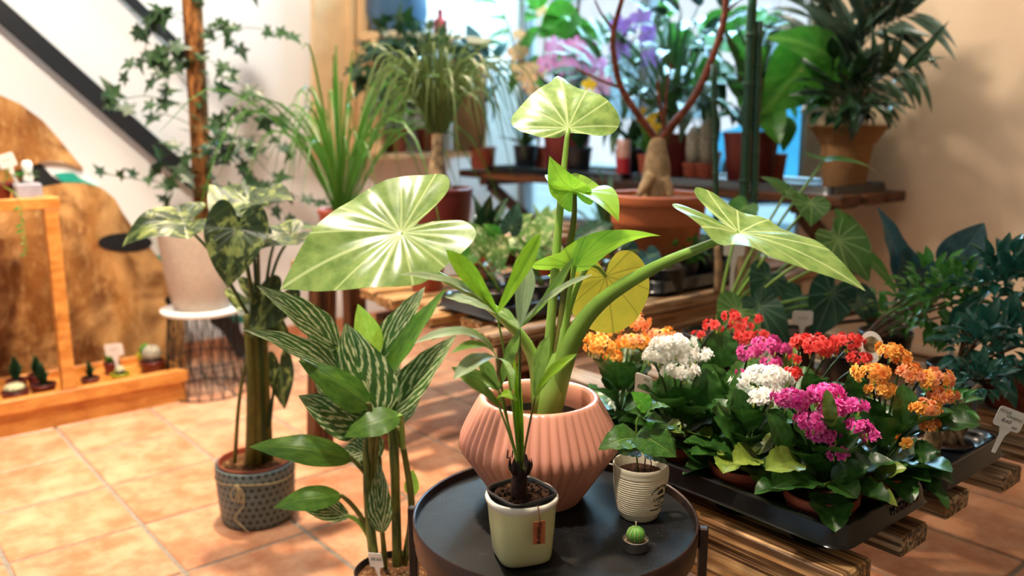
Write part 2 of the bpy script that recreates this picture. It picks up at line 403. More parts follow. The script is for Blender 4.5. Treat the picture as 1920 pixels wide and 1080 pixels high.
# leaves
M['alocasia'] = leaf_mat('alocasia_leaf', '#587c34', '#94ac5c', '#c8d694', 'palmate', 13, vw=.10, rough=.30, trans=.24, bump=-.8, nscale=12, vfade=.75)
M['alocasia_back'] = leaf_mat('alocasia_young_leaf', '#7fb02e', '#9cc63f', '#5f8a28', 'palmate', 13, vw=.12, rough=.33, trans=.45, bump=.3, vfade=.5)
M['alocasia_old'] = leaf_mat('alocasia_yellow_leaf', '#b0a834', '#c9b53c', '#6d6a22', 'palmate', 11, vw=.12, rough=.35, trans=.35, bump=.3, vfade=.5)
M['palm'] = leaf_mat('fan_palm_leaf', '#5f8a36', '#86a84c', '#a9c06c', 'parallel', 3.0, rough=.30, trans=.3, bump=.35, vfade=.5)
M['palm_young'] = leaf_mat('fan_palm_young_leaf', '#7fae22', '#9cc634', '#5f8a1c', 'parallel', 3.0, rough=.33, trans=.42, bump=.35, vfade=.6)
M['palm_pale'] = leaf_mat('fan_palm_pale_leaf', '#8fa67a', '#a9b98c', '#6f8a58', 'parallel', 3.0, rough=.3, trans=.25, bump=.35, vfade=.5)
M['coffee'] = leaf_mat('coffee_leaf', '#2f5a22', '#4f7a30', '#7c9a4c', 'pinnate', 7, .5, .10, rough=.13, trans=.18, bump=.6)
M['coffee_new'] = leaf_mat('coffee_new_leaf', '#56a02a', '#6fb83a', '#8fca5c', 'pinnate', 7, .5, .08, rough=.25, trans=.4, bump=.4)
M['aglaonema'] = leaf_mat('striped_leaf', '#27481a', '#3d672a', '#4f7a30', 'stripe', 4.6, .75, .05, rough=.33, trans=.22, c3='#c9cf9e', bump=.2, vfade=.2)
M['aglaonema_green'] = leaf_mat('green_leaf_back', '#3c6620', '#5f8a2e', '#7fa244', 'pinnate', 12, .9, .05, rough=.36, trans=.32, bump=.15, vfade=.3)
M['aglaonema_new'] = leaf_mat('new_leaf', '#8ab83a', '#a5cb50', '#b9d870', 'pinnate', 12, .9, .05, rough=.36, trans=.45, bump=.15, vfade=.3)
M['varieg'] = leaf_mat('variegated_leaf', '#1f3016', '#384d22', '#7a8c4a', 'varieg', 8, .5, .05, rough=.42, trans=.2, c3='#8f9a52', bump=.3, vfade=.5)
M['pothos'] = leaf_mat('cream_variegated_leaf', '#5f8a3a', '#7fa552', '#a5b878', 'varieg', 7, .5, .05, rough=.4, trans=.3, c3='#d9dba0', bump=.2, vfade=.3)
M['ivy'] = leaf_mat('ivy_leaf', '#12280f', '#24441e', '#4f6a3c', 'palmate', 5, vw=.2, rough=.4, trans=.25, bump=.2, vfade=.5, jit=.6)
M['grass'] = leaf_mat('grass_blade', '#2c5c16', '#58862a', None, 'parallel', 2, rough=.38, trans=.35, bump=.1)
M['ponytail'] = leaf_mat('strap_leaf', '#2a3f1a', '#66743c', None, 'parallel', 2, rough=.34, trans=.25, bump=.1, jit=.5)
M['kalanchoe'] = leaf_mat('kalanchoe_leaf', '#21431a', '#3a6526', '#557f38', 'pinnate', 5, .5, .05, rough=.30, trans=.16, bump=.12, vfade=.25, jit=.5)
M['kalanchoe_olive'] = leaf_mat('kalanchoe_old_leaf', '#56702a', '#7c8c34', '#8a9a4c', 'pinnate', 5, .5, .05, rough=.34, trans=.16, bump=.12, vfade=.25, jit=.4)
M['heart'] = leaf_mat('heart_leaf', '#3f6a2c', '#56803a', '#9cb870', 'palmate', 11, vw=.20, rough=.36, trans=.25, bump=.25, vfade=.6)
M['heart_dark'] = leaf_mat('dark_heart_leaf', '#1f4534', '#2f5a44', '#7f9c80', 'palmate', 11, vw=.16, rough=.36, trans=.18, bump=.25, vfade=.5)
M['blue_leaf'] = leaf_mat('blue_green_leaf', '#22464c', '#3a6a70', '#6f9a9c', 'pinnate', 9, .6, .05, rough=.28, trans=.15, bump=.2, vfade=.4)
M['ficus'] = leaf_mat('ficus_leaf', '#2f6a2a', '#4f9038', '#6fa04c', 'pinnate', 6, .5, .05, rough=.22, trans=.25, bump=.1, vfade=.3, jit=.7)
M['ficus_dark'] = leaf_mat('dark_ficus_leaf', '#1d4a3c', '#2f6a58', '#4f8a78', 'pinnate', 6, .5, .05, rough=.18, trans=.15, bump=.1, vfade=.3, jit=.7)
M['kentia'] = leaf_mat('kentia_leaf', '#1f3322', '#3a5040', '#4f6a58', 'parallel', 3, rough=.3, trans=.15, bump=.2, vfade=.3, jit=.6)
M['zz'] = leaf_mat('glossy_dark_leaf', '#173019', '#28462a', '#3f5f3c', 'pinnate', 6, .5, .05, rough=.24, trans=.1, bump=.1, vfade=.2, jit=.5)
M['bigleaf'] = leaf_mat('broad_green_leaf', '#2f6a1c', '#4a8a28', '#7fa84c', 'pinnate', 7, .6, .05, rough=.38, trans=.4, bump=.15, vfade=.4)
M['shade_leaf'] = leaf_mat('sansevieria_leaf', '#1f4522', '#3f6a36', '#6f8a52', 'pinnate', 12, .1, .1, rough=.36, trans=.15, bump=.1, vfade=.3)
def petal_mat(name, c1, c2, trans=.2, c3=None):
    t = NT(name, .55, .25); u, v, _ = t.sep(t.coord('UV')); rv = t.rand(); c = t.mix((v*.6+rv*.5).min(1.0), c1, c2)
    if c3: c = t.mix(v.step(.75, 1.0)*.5, c, c3)
    t.color(c).translucent(c, trans); return t.m
M['f_orange'] = petal_mat('orange_petal', '#f07c2c', '#fcae58', .2, '#fcc47c')
M['f_amber'] = petal_mat('amber_petal', '#f49a34', '#fdc05c', .2, '#fdd084')
M['f_peach'] = petal_mat('peach_orange_petal', '#f2844a', '#fbb07c', .2, '#fabf9c')
M['f_white'] = petal_mat('white_petal', '#f0ece0', '#fbfaf5', .2)
M['f_red'] = petal_mat('red_petal', '#dc2c30', '#f25a52', .2, '#f68a80')
M['f_pink'] = petal_mat('magenta_petal', '#d61f8e', '#f25cb6', .2, '#f9bade')
M['f_rose'] = petal_mat('rose_petal', '#cc2a84', '#ea62ac', .2, '#f09ac8')
M['f_orchid'] = petal_mat('orchid_petal', '#ecc4de', '#d27ab4', .2, '#8a1f72')
M['f_purple'] = petal_mat('purple_orchid_petal', '#8a5ab0', '#b08cd0', .2, '#5a1f82')
M['f_cream'] = petal_mat('cream_orchid_petal', '#ecd290', '#eebc8c', .2, '#c85a6a')
M['f_yellow'] = petal_mat('yellow_petal', '#f4b81c', '#fbd23c', .3)
M['bud'] = plain('green_bud', '#a8b04c', .5, .3, 0, .15, 40)
# ---------------------------------------------------------------- leaves
def prof_fn(kind):
    if kind == 'lance': return lambda t: math.sin(math.pi*t**.75)**.9
    if kind == 'ovate': return lambda t: (math.sin(math.pi*t**.62))**.85
    if kind == 'obov': return lambda t: (math.sin(math.pi*t**1.25))**.7
    if kind == 'strap': return lambda t: min(1, (t*9)**.6)*(1-t**5)**.9
    if kind == 'fan': return lambda t: min(1, .12+1.25*t**.8)*(1-max(0, (t-.62)/.38)**2.2)**.8
    if kind == 'scallop': return lambda t: (math.sin(math.pi*t**.85)**.55)*(1+.07*math.sin(t*38))
    return lambda t: math.sin(math.pi*t)
def blade(mat, wr, kind='ovate', bend=.1, fold=.15, wave=.02, nv=14, nu=8, seed=0, curl=0.0, cup=0.0, side=0.0, wfreq=3.0):
    """unit leaf: base at origin, tip at (0,1,0), normal +z, full width wr"""
    f = prof_fn(kind); r = random.Random(seed); ph = r.random()*6; vs = []; uv = []; fs = []
    for i in range(nv+1):
        t = i/nv; wdt = max(f(t), .0)*wr/2 if 0 < i < nv else wr*.012
        for j in range(nu+1):
            s = -1+2*j/nu; x = s*wdt
            z = bend*4*t*(1-t)+fold*abs(s)*wdt*2+cup*(s*s)*wdt*2+curl*t*t*(1-t)*3
            z += wave*math.sin(t*wfreq*6.28+ph+(1.3 if s > 0 else 0))*abs(s)**1.5*min(1, 4*t*(1-t)+.1)
            vs.append((x+side*4*t*(1-t), t, z)); uv.append((s*.5+.5, t))
    for i in range(nv):
        for j in range(nu):
            a = i*(nu+1)+j; fs.append((a, a+1, a+nu+2, a+nu+1))
    return mesh(vs, fs, mat, uv)
HEART = [(0, -.16), (.10, -.30), (.24, -.36), (.40, -.30), (.50, -.14), (.53, .06), (.47, .28), (.35, .52), (.20, .74), (.08, .90), (0, 1)]
ARROW = [(0, -.08), (.08, -.30), (.20, -.42), (.33, -.40), (.43, -.24), (.47, 0), (.44, .25), (.34, .50), (.20, .74), (.07, .91), (0, 1)]
IVY = [(0, -.05), (.10, -.22), (.38, -.30), (.26, .02), (.52, .30), (.22, .34), (.12, .62), (0, 1)]
def heart(mat, wr=1.0, out=HEART, bend=.1, fold=.1, ripple=.02, nr=8, res=4, lobes=.0, roll=0.0, seed=0, wave=.0, sharp=False):
    """unit heart leaf: petiole joint at origin, tip at (0,1,0), lobes behind the joint"""
    pts = [Vector((x, y, 0)) for x, y in out]
    half = pts if sharp else crom(pts, (len(pts)-1)*res)
    ring = [(p.x, p.y) for p in half]+[(-p.x, p.y) for p in half[-2:0:-1]]
    mx = max(p[0] for p in ring); k = len(ring); r_ = random.Random(seed); ph = r_.random()*6
    vs = [(0, 0, 0)]; uv = [(.5, .5)]; fs = []
    for i in range(1, nr+1):
        u = i/nr
        for j, (x, y) in enumerate(ring):
            X = x*u*wr*.5/mx; Y = y*u; th = math.atan2(X, Y); rr = math.hypot(X, Y)
            z = (bend*4*Y*(1-Y) if Y > 0 else lobes*abs(Y))+fold*abs(X)+ripple*math.cos(th*15)*min(rr*1.6, .5)*2*u*(1.15-u)
            z -= roll*(abs(X)/(wr*.5))**3*wr*.5
            z += wave*math.sin(th*5+ph)*u**3
            vs.append((X, Y, z)); uv.append((x*u*.5+.5, Y*.5+.5))
    for j in range(k):
        fs.append((0, 1+j, 1+(j+1) % k))
        for i in range(nr-1):
            a = 1+i*k; fs.append((a+j, a+k+j, a+k+(j+1) % k, a+(j+1) % k))
    fs = [f[::-1] for f in fs]
    return mesh(vs, fs, mat, uv)
def lmat(o, tip, n, wscale=None):
    o = Vector(o); y = Vector(tip)-o; L = y.length; y = y/L; n = Vector(n)
    z = n-y*n.dot(y)
    if z.length < 1e-4: z = Vector((0, 0, 1)).cross(y)
    z.normalize(); x = y.cross(z); sx = wscale if wscale else L
    return Matrix((x*sx, y*L, z*L)).transposed().to_4x4(), o
def put_leaf(name, me, o, tip, n, parent, wscale=None):
    m, o = lmat(o, tip, n, wscale); return place(name, me, parent, Matrix.Translation(o) @ m)
def wave_set(fn, k): return [fn(i) for i in range(k)]
L_IVY = [heart(M['ivy'], 1.05, IVY, .06, .15, .0, 3, 1, sharp=True, seed=i) for i in range(2)]
L_KAL = [blade(M['kalanchoe'], .72, 'scallop', .05, .10, .03, 18, 6, i, cup=.12) for i in range(3)]
L_KALO = [blade(M['kalanchoe_olive'], .72, 'scallop', .10, .05, .04, 18, 6, i, cup=.12) for i in range(2)]
L_FIC = [blade(M['ficus'], .5, 'ovate', .08, .25, .0, 6, 4, i) for i in range(2)]
L_FICD = [blade(M['ficus_dark'], .45, 'ovate', .10, .25, .0, 6, 4, i) for i in range(2)]
L_ZZ = [blade(M['zz'], .45, 'ovate', .06, .2, .0, 7, 4, i) for i in range(2)]
def soil_disc(name, c, r, mat, parent, amp=.006, seed=0):
    rr = random.Random(seed); vs = [Vector(c)]; fs = []; seg = 24; c = Vector(c)
    for i in range(1, 6):
        for j in range(seg):
            a = 6.2832*j/seg; q = r*i/5; vs.append(c+Vector((q*math.cos(a), q*math.sin(a), rr.uniform(-amp, amp)*(1 if i < 5 else .2))))
    for j in range(seg):
        fs.append((0, 1+j, 1+(j+1) % seg))
        for i in range(4): fs.append((1+i*seg+j, 1+(i+1)*seg+j, 1+(i+1)*seg+(j+1) % seg, 1+i*seg+(j+1) % seg))
    return wmesh(name, vs, fs, mat, parent)
def simple_pot(parent, c, rt, rb, h, mat, lip=.008, name='pot', soil=True, smat=None, fill=.9, seg=36):
    th = max(.003, rt*.05)
    p = [(rb*.6, 0), (rb, 0), (rb+.002, .003), (rt-lip*.35, h-lip*2.2), (rt, h-lip*2.0), (rt+.001, h-.002), (rt-th*.4, h), (rt-th, h-.003), (rb+(rt-rb)*.75-th, h*.72), (rb+(rt-rb)*.6-th, h*.6)]
    o = lathe(name, p, c, mat, parent, seg)
    if soil: soil_disc('soil', Vector(c)+Vector((0, 0, h*fill)), (rb+(rt-rb)*fill)-th-.001, smat or M['soil'], parent, h*.03)
    return o
def tag_sign(name, foot, top, wdt, hgt, lines, label, normal=None, mat=None, group=None, stake=.3):
    """white price tag on a stake: foot point, centre of plate, plate size, written lines [(text, size, dx, dy)]"""
    foot = Vector(foot); top = Vector(top); up = (top-foot).normalized(); n = Vector(normal) if normal else Vector((-top.x*.4, -1, .15))
    n = (n-up*n.dot(up)).normalized(); r = up.cross(n); th = .0012
    root = thing(name, foot, label, 'price tag', group)
    c = wdt*.12; o2 = []
    for sx, sy in ((-1, -1), (1, -1), (1, 1), (-1, 1)):
        for k in range(4):
            a = math.radians({(-1, -1): 180, (1, -1): 270, (1, 1): 0, (-1, 1): 90}[(sx, sy)]+k*30)
            o2.append((sx*(wdt/2-c)+c*math.cos(a), sy*(hgt/2-c)+c*math.sin(a)))
    slab('tag_plate', [top+r*x+up*y+n*th for x, y in o2], n, th, mat or M['tag'], root)
    base = top-up*(hgt/2-.001); s0 = wdt*.22; s1 = wdt*.09
    slab('tag_stake', [base-r*s0+n*th, base+r*s0+n*th, base.lerp(foot, .3)+r*s1*1.1+n*th, foot+r*s1*.8+n*th, foot-r*s1*.8+n*th, base.lerp(foot, .3)-r*s1*1.1+n*th][::1], n, th, mat or M['tag'], root)
    R = Matrix((r, up, n)).transposed().to_4x4()
    for tx, sz, dx, dy in lines:
        me = text_mesh(tx, sz, M['ink'], extrude=.0001, shear=.2)
        place('lettering', me, root, Matrix.Translation(top+r*dx+up*dy+n*(th+.0003)) @ R)
    return root
# ---------------------------------------------------------------- the room
WL = 4.0; WB_ = 3.35; HT = 3.2; AW = 2.04
T = .3325
g0 = WZ(267, 983, 0); ga, gb = g0.dot(A), g0.dot(B)
fl = slab('floor', [AB(-3.5, -4.5, -.004), AB(-3.5, WB_+.2, -.004), AB(WL+.1, WB_+.2, -.004), AB(WL+.1, -4.5, -.004)][::-1], (0, 0, 1), .1, M['grout']); prop(fl, kind='structure')
tile = box_mesh(T-.012, T-.012, .012, M['tile'], .003)
cells = []
for i in range(-14, 20):
    for j in range(-10, 16):
        a = ga+(i+.5)*T; b = gb+(j+.5)*T
        if a > WL-.05 or b > WB_-.05: continue
        p = AB(a, b); q = p.y*cp+CAMZ*sp
        px = 960+p.x/q*F; py = 540+F*((CAMZ*cp-p.y*sp)/q)
        if p.y < .7 or not -700 < px < 2700 or py > 1500: continue
        cells.append((p.length+(0 if -60 < px < 1980 and py < 1130 and not (px > 1250 and a > 2.2) else 50), p))
cells.sort(key=lambda c: c[0])
for d, p in cells[:300]:
    place('tile', tile, fl, Matrix.Translation(p+Vector((0, 0, -.006+rnd.uniform(-.0006, .0006)))) @ Matrix.Rotation(ROTA+rnd.choice((0, 1, 2, 3))*math.pi/2, 4, 'Z'))
if len(cells) > 300:
    vs = []; fs = []
    for d, p in cells[300:]:
        k = len(vs); vs += [p+A*(T/2-.006)*i+B*(T/2-.006)*j+Vector((0, 0, z)) for z in (-.012, 0) for i, j in ((-1, -1), (1, -1), (1, 1), (-1, 1))]
        fs += [(k+4, k+5, k+6, k+7), (k, k+1, k+5, k+4), (k+1, k+2, k+6, k+5), (k+2, k+3, k+7, k+6), (k+3, k, k+4, k+7)]
    prop(wmesh('far_tiles', vs, fs, M['tile'], fl, smooth=False), kind='stuff')
print('TILES', len(cells))
def wallbox(name, a0, a1, b0, b1, z0, z1, mat, kind='structure', parent=None):
    o = box(name, (a1-a0, b1-b0, z1-z0), AB((a0+a1)/2, (b0+b1)/2, (z0+z1)/2), mat, parent, ROTA, .002)   # local x along A, local y along -... B is A rotated -90
    if kind: prop(o, kind=kind)
    return o
wallbox('wall_left', WL, WL+.15, -4.5, WB_+.2, 0, HT, M['white_wall'])
wallbox('wall_right', -3.5, AW, WB_, WB_+.2, 0, HT, M['beige_wall'])
wallbox('wall_window', AW, WL, WB_, WB_+.2, 0, .50, M['beige_wall'])
wallbox('wall_lintel', AW, WL, WB_, WB_+.2, 2.75, HT, M['white_wall'])
wallbox('wall_light_block', -1.95, -1.8, -4.5, WB_+.2, 0, HT, M['beige_wall'])  # unseen wall, added close by to cut sky fill from the open side
wallbox('ceiling', -3.5, WL+.15, -4.5, WB_+.2, HT, HT+.1, M['ceiling'])
wallbox('baseboard_left', WL-.012, WL, -4.5, WB_, 0, .075, M['tile'])
win = thing('window_1', AB((AW+WL)/2, WB_+.1, .5), None, None); prop(win, kind='structure')
fr = plain('grey_frame', '#8a8f92', .5, .4, .0, .05, 10)
gl = NT('window_glass', .02, .5); gl.b.inputs['Transmission Weight'].default_value = 1; gl.b.inputs['IOR'].default_value = 1.02; gl.color('#e8f6ff')
for a in (AW+.03, AW+.98, AW+1.94): wallbox('mullion', a-.03, a+.03, WB_+.06, WB_+.13, .5, 2.75, fr, None, win)
for z in (.53, 2.72): wallbox('frame_rail', AW, WL, WB_+.06, WB_+.13, z-.03, z+.03, fr, None, win)
for a in (AW+.06, AW+1.01): wallbox('pane', a, a+.89, WB_+.09, WB_+.096, .56, 2.69, gl.m, None, win)
# outside: street, parked car, houses
pave = box('street', (26, 12, .1), AB(3, 9.7, .2), plain('pale_street', '#bfe3ec', .8, .3, 0, .05, 2), None, ROTA); prop(pave, kind='structure')
hs = plain('pale_house', '#e6dcdc', .8, .2, 0, .05, 2); hw = plain('house_window', '#8fb2c4', .3, .5, 0, .05, 2)
for nm, a0, a1, hh, lab in (('house', 1.5, 7.2, 6.0, 'pale house front across the street, seen through the window, nearer the beige wall'), ('house', 7.6, 15, 7.0, 'pale house front across the street, seen through the window behind the orchids')):
    r = thing(nm, AB((a0+a1)/2, 13, .25), lab, 'building', 'houses across the street')
    wallbox('house_front', a0, a1, 13, 14, .25, hh, hs, None, r)
    a = a0+.5
    while a < a1-1.2:
        for z in (1.2, 3.6): wallbox('house_window', a, a+.9, 12.95, 13, z, z+1.4, hw, None, r)
        a += 1.7
car = thing('car', AB(4.2, 8.4, .25), 'light blue car parked outside, seen low through the window', 'car')
cb = plain('blue_car_paint', '#3fa8d8', .3, .6, 0, .05, 3)
prf = [(-1.9, .2), (-1.95, .6), (-1.3, .75), (-.8, 1.25), (.7, 1.28), (1.3, .8), (1.9, .65), (1.9, .2)]
slab('car_body', [AB(4.2, 7.7, .25)+A*x+Vector((0, 0, z)) for x, z in prf], -B, 1.5, cb, car)
for s in (-1.15, 1.15):
    v, f = tube_geo([AB(4.2+s, 7.66, .55), AB(4.2+s, 7.9, .55)], .3, 1, 20); wmesh('wheel', v, f, M['matt_black'], car, smooth=False)
# stair rails on the left wall
def rail(name, p, q, wd, lab):
    b = beam(name, WA(*p, WL-.05), WA(*q, WL-.05), .03, wd, M['matt_black']); prop(b, lab, 'stair rail', 'stair rails on the white wall')
rail('stair_rail', (-160, -120), (372, 348), .075, 'thick black diagonal stair rail on the white wall above the wooden cutout')
rail('stair_rail', (195, -50), (378, 132), .042, 'thin black diagonal stair rail running up behind the coir pole')
# wooden cutout board on the wall
CB = thing('wooden_cutout', AB(3.86, .2, 0), 'big rounded plywood cutout with black and teal shapes against the white wall', 'wall decoration')
nA = -A; AC = 3.84
def wa(l, a=AC): return [WA(x, y, a) for x, y in l]
slab('upper_board', wa([(-260, 150), (-120, 148), (-40, 163), (0, 178), (40, 196), (80, 226), (112, 262), (138, 294), (157, 318), (120, 304), (90, 302), (55, 311), (25, 322), (-260, 330)]), nA, .03, M['osb'], CB)
slab('lower_board', wa([(-260, 330), (25, 322), (45, 345), (75, 352), (120, 344), (160, 344), (190, 352), (215, 372), (232, 402), (250, 428), (275, 455), (300, 488), (322, 522), (336, 560), (346, 610), (352, 745), (340, 757), (-260, 850)]), nA, .03, M['osb'], CB)
slab('white_crescent', wa([(25, 324), (60, 310), (95, 303), (125, 306), (157, 318), (190, 350), (120, 343), (45, 345)], AC+.02), nA, .01, M['white_paint'], CB)
slab('black_crescent', wa([(25, 323), (58, 310), (76, 306), (98, 330), (118, 343), (75, 351), (45, 345)], AC+.014), nA, .01, M['matt_black'], CB)
slab('teal_crescent', wa([(102, 326), (120, 324), (137, 324), (150, 334), (188, 351), (150, 342), (118, 342)], AC+.012), nA, .01, M['teal'], CB)
ell = [(235+51*math.cos(k*.2618), 455+18*math.sin(k*.2618)) for k in range(24)]
slab('black_oval', wa(ell, AC-.004), nA, .01, M['matt_black'], CB)
slab('teal_patch', wa([(292, 478), (312, 480), (326, 490), (328, 512), (318, 512)], AC+.02), nA, .01, M['teal'], CB)
slab('black_patch', wa([(308, 562), (322, 550), (346, 552), (356, 566), (346, 576), (318, 576)], AC-.004), nA, .01, M['matt_black'], CB)
arc = [(398, 585), (425, 592), (448, 612), (464, 645), (470, 690), (468, 718), (452, 716), (448, 680), (436, 648), (418, 622), (396, 606)]
slab('black_arc', wa(arc, AC+.0), nA, .02, M['matt_black'], CB)
slab('teal_strip', wa([(412, 592), (455, 592), (462, 606), (440, 606)], AC+.06), nA, .02, M['teal'], CB)
# plywood lining and wall shelf behind the plants
ply = thing('plywood_panel', WA(650, 560, 3.93), 'tall pale plywood panel against the back wall beside the shelf', 'panel')
slab('board', [WA(x, y, 3.90) for x, y in ((588, -60), (700, -60), (700, 300), (588, 300))][::-1], nA, .03, M['plywood_pale'], ply)
for x in (660, 684): slab('batten', [WA(x+dx, y, 3.88) for dx, y in ((-5, -60), (5, -60), (5, 300), (-5, 300))][::-1], nA, .02, M['plywood_pale'], ply)
sh = thing('display_shelf', WA(800, 64, 3.95), 'small pale wooden wall shelf holding trailing plants', 'shelf')
pl, pr = WA(690, 62, 3.78), WA(895, 72, 3.78); zz = (pl.z+pr.z)/2
a_, b0, b1 = 3.78, pl.dot(B), pr.dot(B)
wallbox('shelf_board', 3.66, 3.98, b0, b1, zz-.035, zz, M['plywood_pale'], None, sh)
wallbox('shelf_board', 3.70, 3.98, b0, b1, zz-.62, zz-.59, M['plywood_pale'], None, sh)
wallbox('side_board', 3.70, 3.98, b1-.03, b1, zz-.62, zz-.035, M['plywood_pale'], None, sh)
wallbox('side_board', 3.70, 3.98, b0, b0+.03, zz-.62, zz-.035, M['plywood_pale'], None, sh)
SHZ = zz; SHB = (b0, b1)
# ---------------------------------------------------------------- tray table in front
TZ = .50; TC = Vector((.0655, 1.22, TZ)); TR = .216
tt = thing('tray_table', (TC.x, TC.y, 0), 'low round side table with a dusty black tray top and brown metal legs', 'table')
v, f = lathe_geo([(.001, -.004), (TR-.003, -.004), (TR-.003, -.0035), (TR-.0035, 0), (.001, 0)], 72); 
o = lathe('tray_plate', [(TR-.004, -.005), (TR-.003, -.003), (TR-.004, 0), (.08, 0), (.0001, 0)], TC, M['tray_top'], tt, 72)
lathe('tray_rim', [(TR-.004, -.012), (TR, -.014), (TR+.001, .013), (TR-.0005, .0145), (TR-.003, .013), (TR-.004, -.012)], TC, M['tray_rim'], tt, 72)
lathe('tray_ring', [(TR-.012, -.030), (TR-.002, -.030), (TR-.002, -.014), (TR-.012, -.014), (TR-.012, -.030)], TC, M['tray_rim'], tt, 72)
for ang in (-.16, 2.98+.02, 1.45, -1.72):
    e = Vector((math.cos(ang), math.sin(ang), 0)); p = TC+e*(TR+.008)
    box('leg', (.014, .014, TZ+.006), (p.x, p.y, (TZ+.006)/2), M['tray_rim'], tt, ang, .002)
    q = TC+e*(TR-.002); box('bracket', (.02, .006, .012), (q.x, q.y, TZ-.022), M['black_metal'], tt, ang, .001)
# ---- pink pot with the big elephant-ear plant
PC = Vector((.043, 1.305, TZ+.0005))
pk = thing('potted_plant', PC, 'tall elephant ear plant with glossy heart leaves in a ribbed pink pot', 'plant')
prof = []; fa = []
def addp(r, z, k): prof.append((r, z)); fa.append(k)
addp(.058, 0, 0); addp(.069, .001, .5); addp(.0705, .004, .9)
for k in range(1, 9): u = k/8; addp(.0705+(.127-.0705)*u, .004+.088*u, 1)

for k in range(1, 9): u = k/8; addp(.127+(.097-.127)*u**1.25, .098+(.166-.098)*u, 1-.65*u*u)
addp(.0945, .1695, .1); addp(.0915, .171, 0); addp(.086, .170, 0); addp(.083, .165, 0); addp(.085, .14, 0); addp(.098, .10, 0); addp(.09, .06, 0)
v, f = lathe_geo(prof, 384, 48, .05, fa)
place('pot', mesh(v, f, M['pink']), pk, Matrix.Translation(PC))
lathe('inner_pot', [(.07, .07), (.074, .128), (.0755, .134), (.0735, .134), (.0725, .128), (.069, .10)], PC, M['dark_plastic'], pk, 48)
soil_disc('soil', PC+Vector((0, 0, .122)), .0725, M['bark_soil'], pk, .005, 3)
# lettering on the pot side: short black capitals above smaller ones
RL = Matrix.Rotation(math.radians(-22), 4, 'Z')
for tx, sz, dz, dx in (('LU\u00d3', .0165, .1165, 0),):
    me = text_mesh(tx, sz, M['ink'], extrude=.0002)
    for vv in me.vertices:
        x, y = vv.co.x, vv.co.y; z = dz+y; rr = .127+(.097-.127)*max(0, (z-.098)/.068)**1.25+.0015; a = -math.pi/2-.30+x/rr
        vv.co = ((rr+vv.co.z)*math.cos(a), (rr+vv.co.z)*math.sin(a), z)
    place('lettering', me, pk, Matrix.Translation(PC))
sb = PC+Vector((.008, .0, .115))
tube('stem', [sb+Vector((0, 0, -.01)), W(1034, 740, 1.29), W(1043, 690, 1.29), W(1062, 640, 1.285)], [.017, .0185, .016, .011], M['stem_pale'], pk, 14, 14)
def petiole(pts, r0, r1, mat=None, parent=None, name='petiole', n=18): tube(name, pts, [r0, (r0+r1)/2, r1], mat or M['stem_pale'], parent, n, 10)
# leaf 1: large, left, facing us
a1 = W(752, 436, 1.13); t1 = W(524, 541, 1.10)
OUT1 = [(0, -.13), (.06, -.30), (.17, -.47), (.35, -.50), (.50, -.30), (.555, -.02), (.51, .25), (.40, .48), (.25, .70), (.10, .88), (0, 1)]
put_leaf('leaf', heart(M['alocasia'], .96, OUT1, .07, .08, .018, 16, 6, lobes=.02, roll=.05, wave=.03, seed=2), a1, t1, Vector((-.12, -.78, .62)), pk)
petiole([sb+Vector((-.008, 0, .03)), W(1000, 672, 1.30), W(958, 610, 1.28), W(885, 550, 1.22), W(805, 505, 1.165), a1], .012, .0035, None, pk)
# leaf 2: on top
a2 = W(1065, 240, 1.30); t2 = W(1046, 140, 1.40)
OUT2 = [(0, -.03), (.14, -.10), (.34, -.10), (.52, .0), (.62, .14), (.60, .28), (.44, .44), (.24, .60), (.11, .76), (.06, .9), (0, 1)]
put_leaf('leaf', heart(M['alocasia'], 1.28, OUT2, .12, -.06, .013, 12, 5, lobes=-.25, roll=.10, wave=.035, seed=5), a2, t2, Vector((.05, -.72, .62)), pk)
petiole([sb+Vector((-.002, 0, .05)), W(1030, 640, 1.29), W(1045, 450, 1.29), W(1056, 330, 1.295), a2], .0095, .0035, None, pk)
# leaf 3: folded, seen from below
a3 = W(1078, 364, 1.27); t3 = W(1160, 416, 1.20)
put_leaf('leaf', heart(M['alocasia_back'], .95, ARROW, .14, .25, .012, 10, 5, lobes=.2, seed=6), a3, t3, Vector((.45, -.55, .7)), pk)
put_leaf('leaf', heart(M['alocasia_back'], .8, ARROW, .16, .25, .01, 8, 4, lobes=.2, seed=7), W(1074, 356, 1.27), W(1030, 292, 1.24), Vector((-.5, -.7, .4)), pk)
petiole([sb+Vector((.004, 0, .05)), W(1047, 650, 1.285), W(1066, 480, 1.28), W(1076, 410, 1.275), a3], .0085, .003, M['stem_olive'], pk)
# leaf 4: pointing right, half edge on
a4 = W(1078, 500, 1.27); t4 = W(1240, 443, 1.20)
put_leaf('leaf', heart(M['alocasia_back'], .55, ARROW, .12, .22, .015, 10, 5, lobes=.1, seed=8), a4, t4, Vector((-.05, .55, .8)), pk)
petiole([sb+Vector((.006, 0, .05)), W(1050, 660, 1.28), W(1062, 575, 1.28), a4], .008, .003, None, pk)
# leaf 5: yellowing, hanging behind
a5 = W(1136, 518, 1.36); t5 = W(1150, 624, 1.385)
OUT5 = [(0, -.06), (.08, -.24), (.24, -.38), (.44, -.34), (.60, -.14), (.66, .12), (.64, .40), (.52, .66), (.34, .86), (.14, .97), (0, 1)]
put_leaf('leaf', heart(M['alocasia_old'], 1.30, OUT5, .04, .06, .015, 10, 5, lobes=.05, wave=.02, seed=9), a5, t5, Vector((.05, -1, .25)), pk)
petiole([sb+Vector((.004, .01, .05)), W(1052, 650, 1.31), W(1070, 570, 1.32), W(1098, 505, 1.33), W(1118, 500, 1.345), a5], .007, .0026, None, pk)
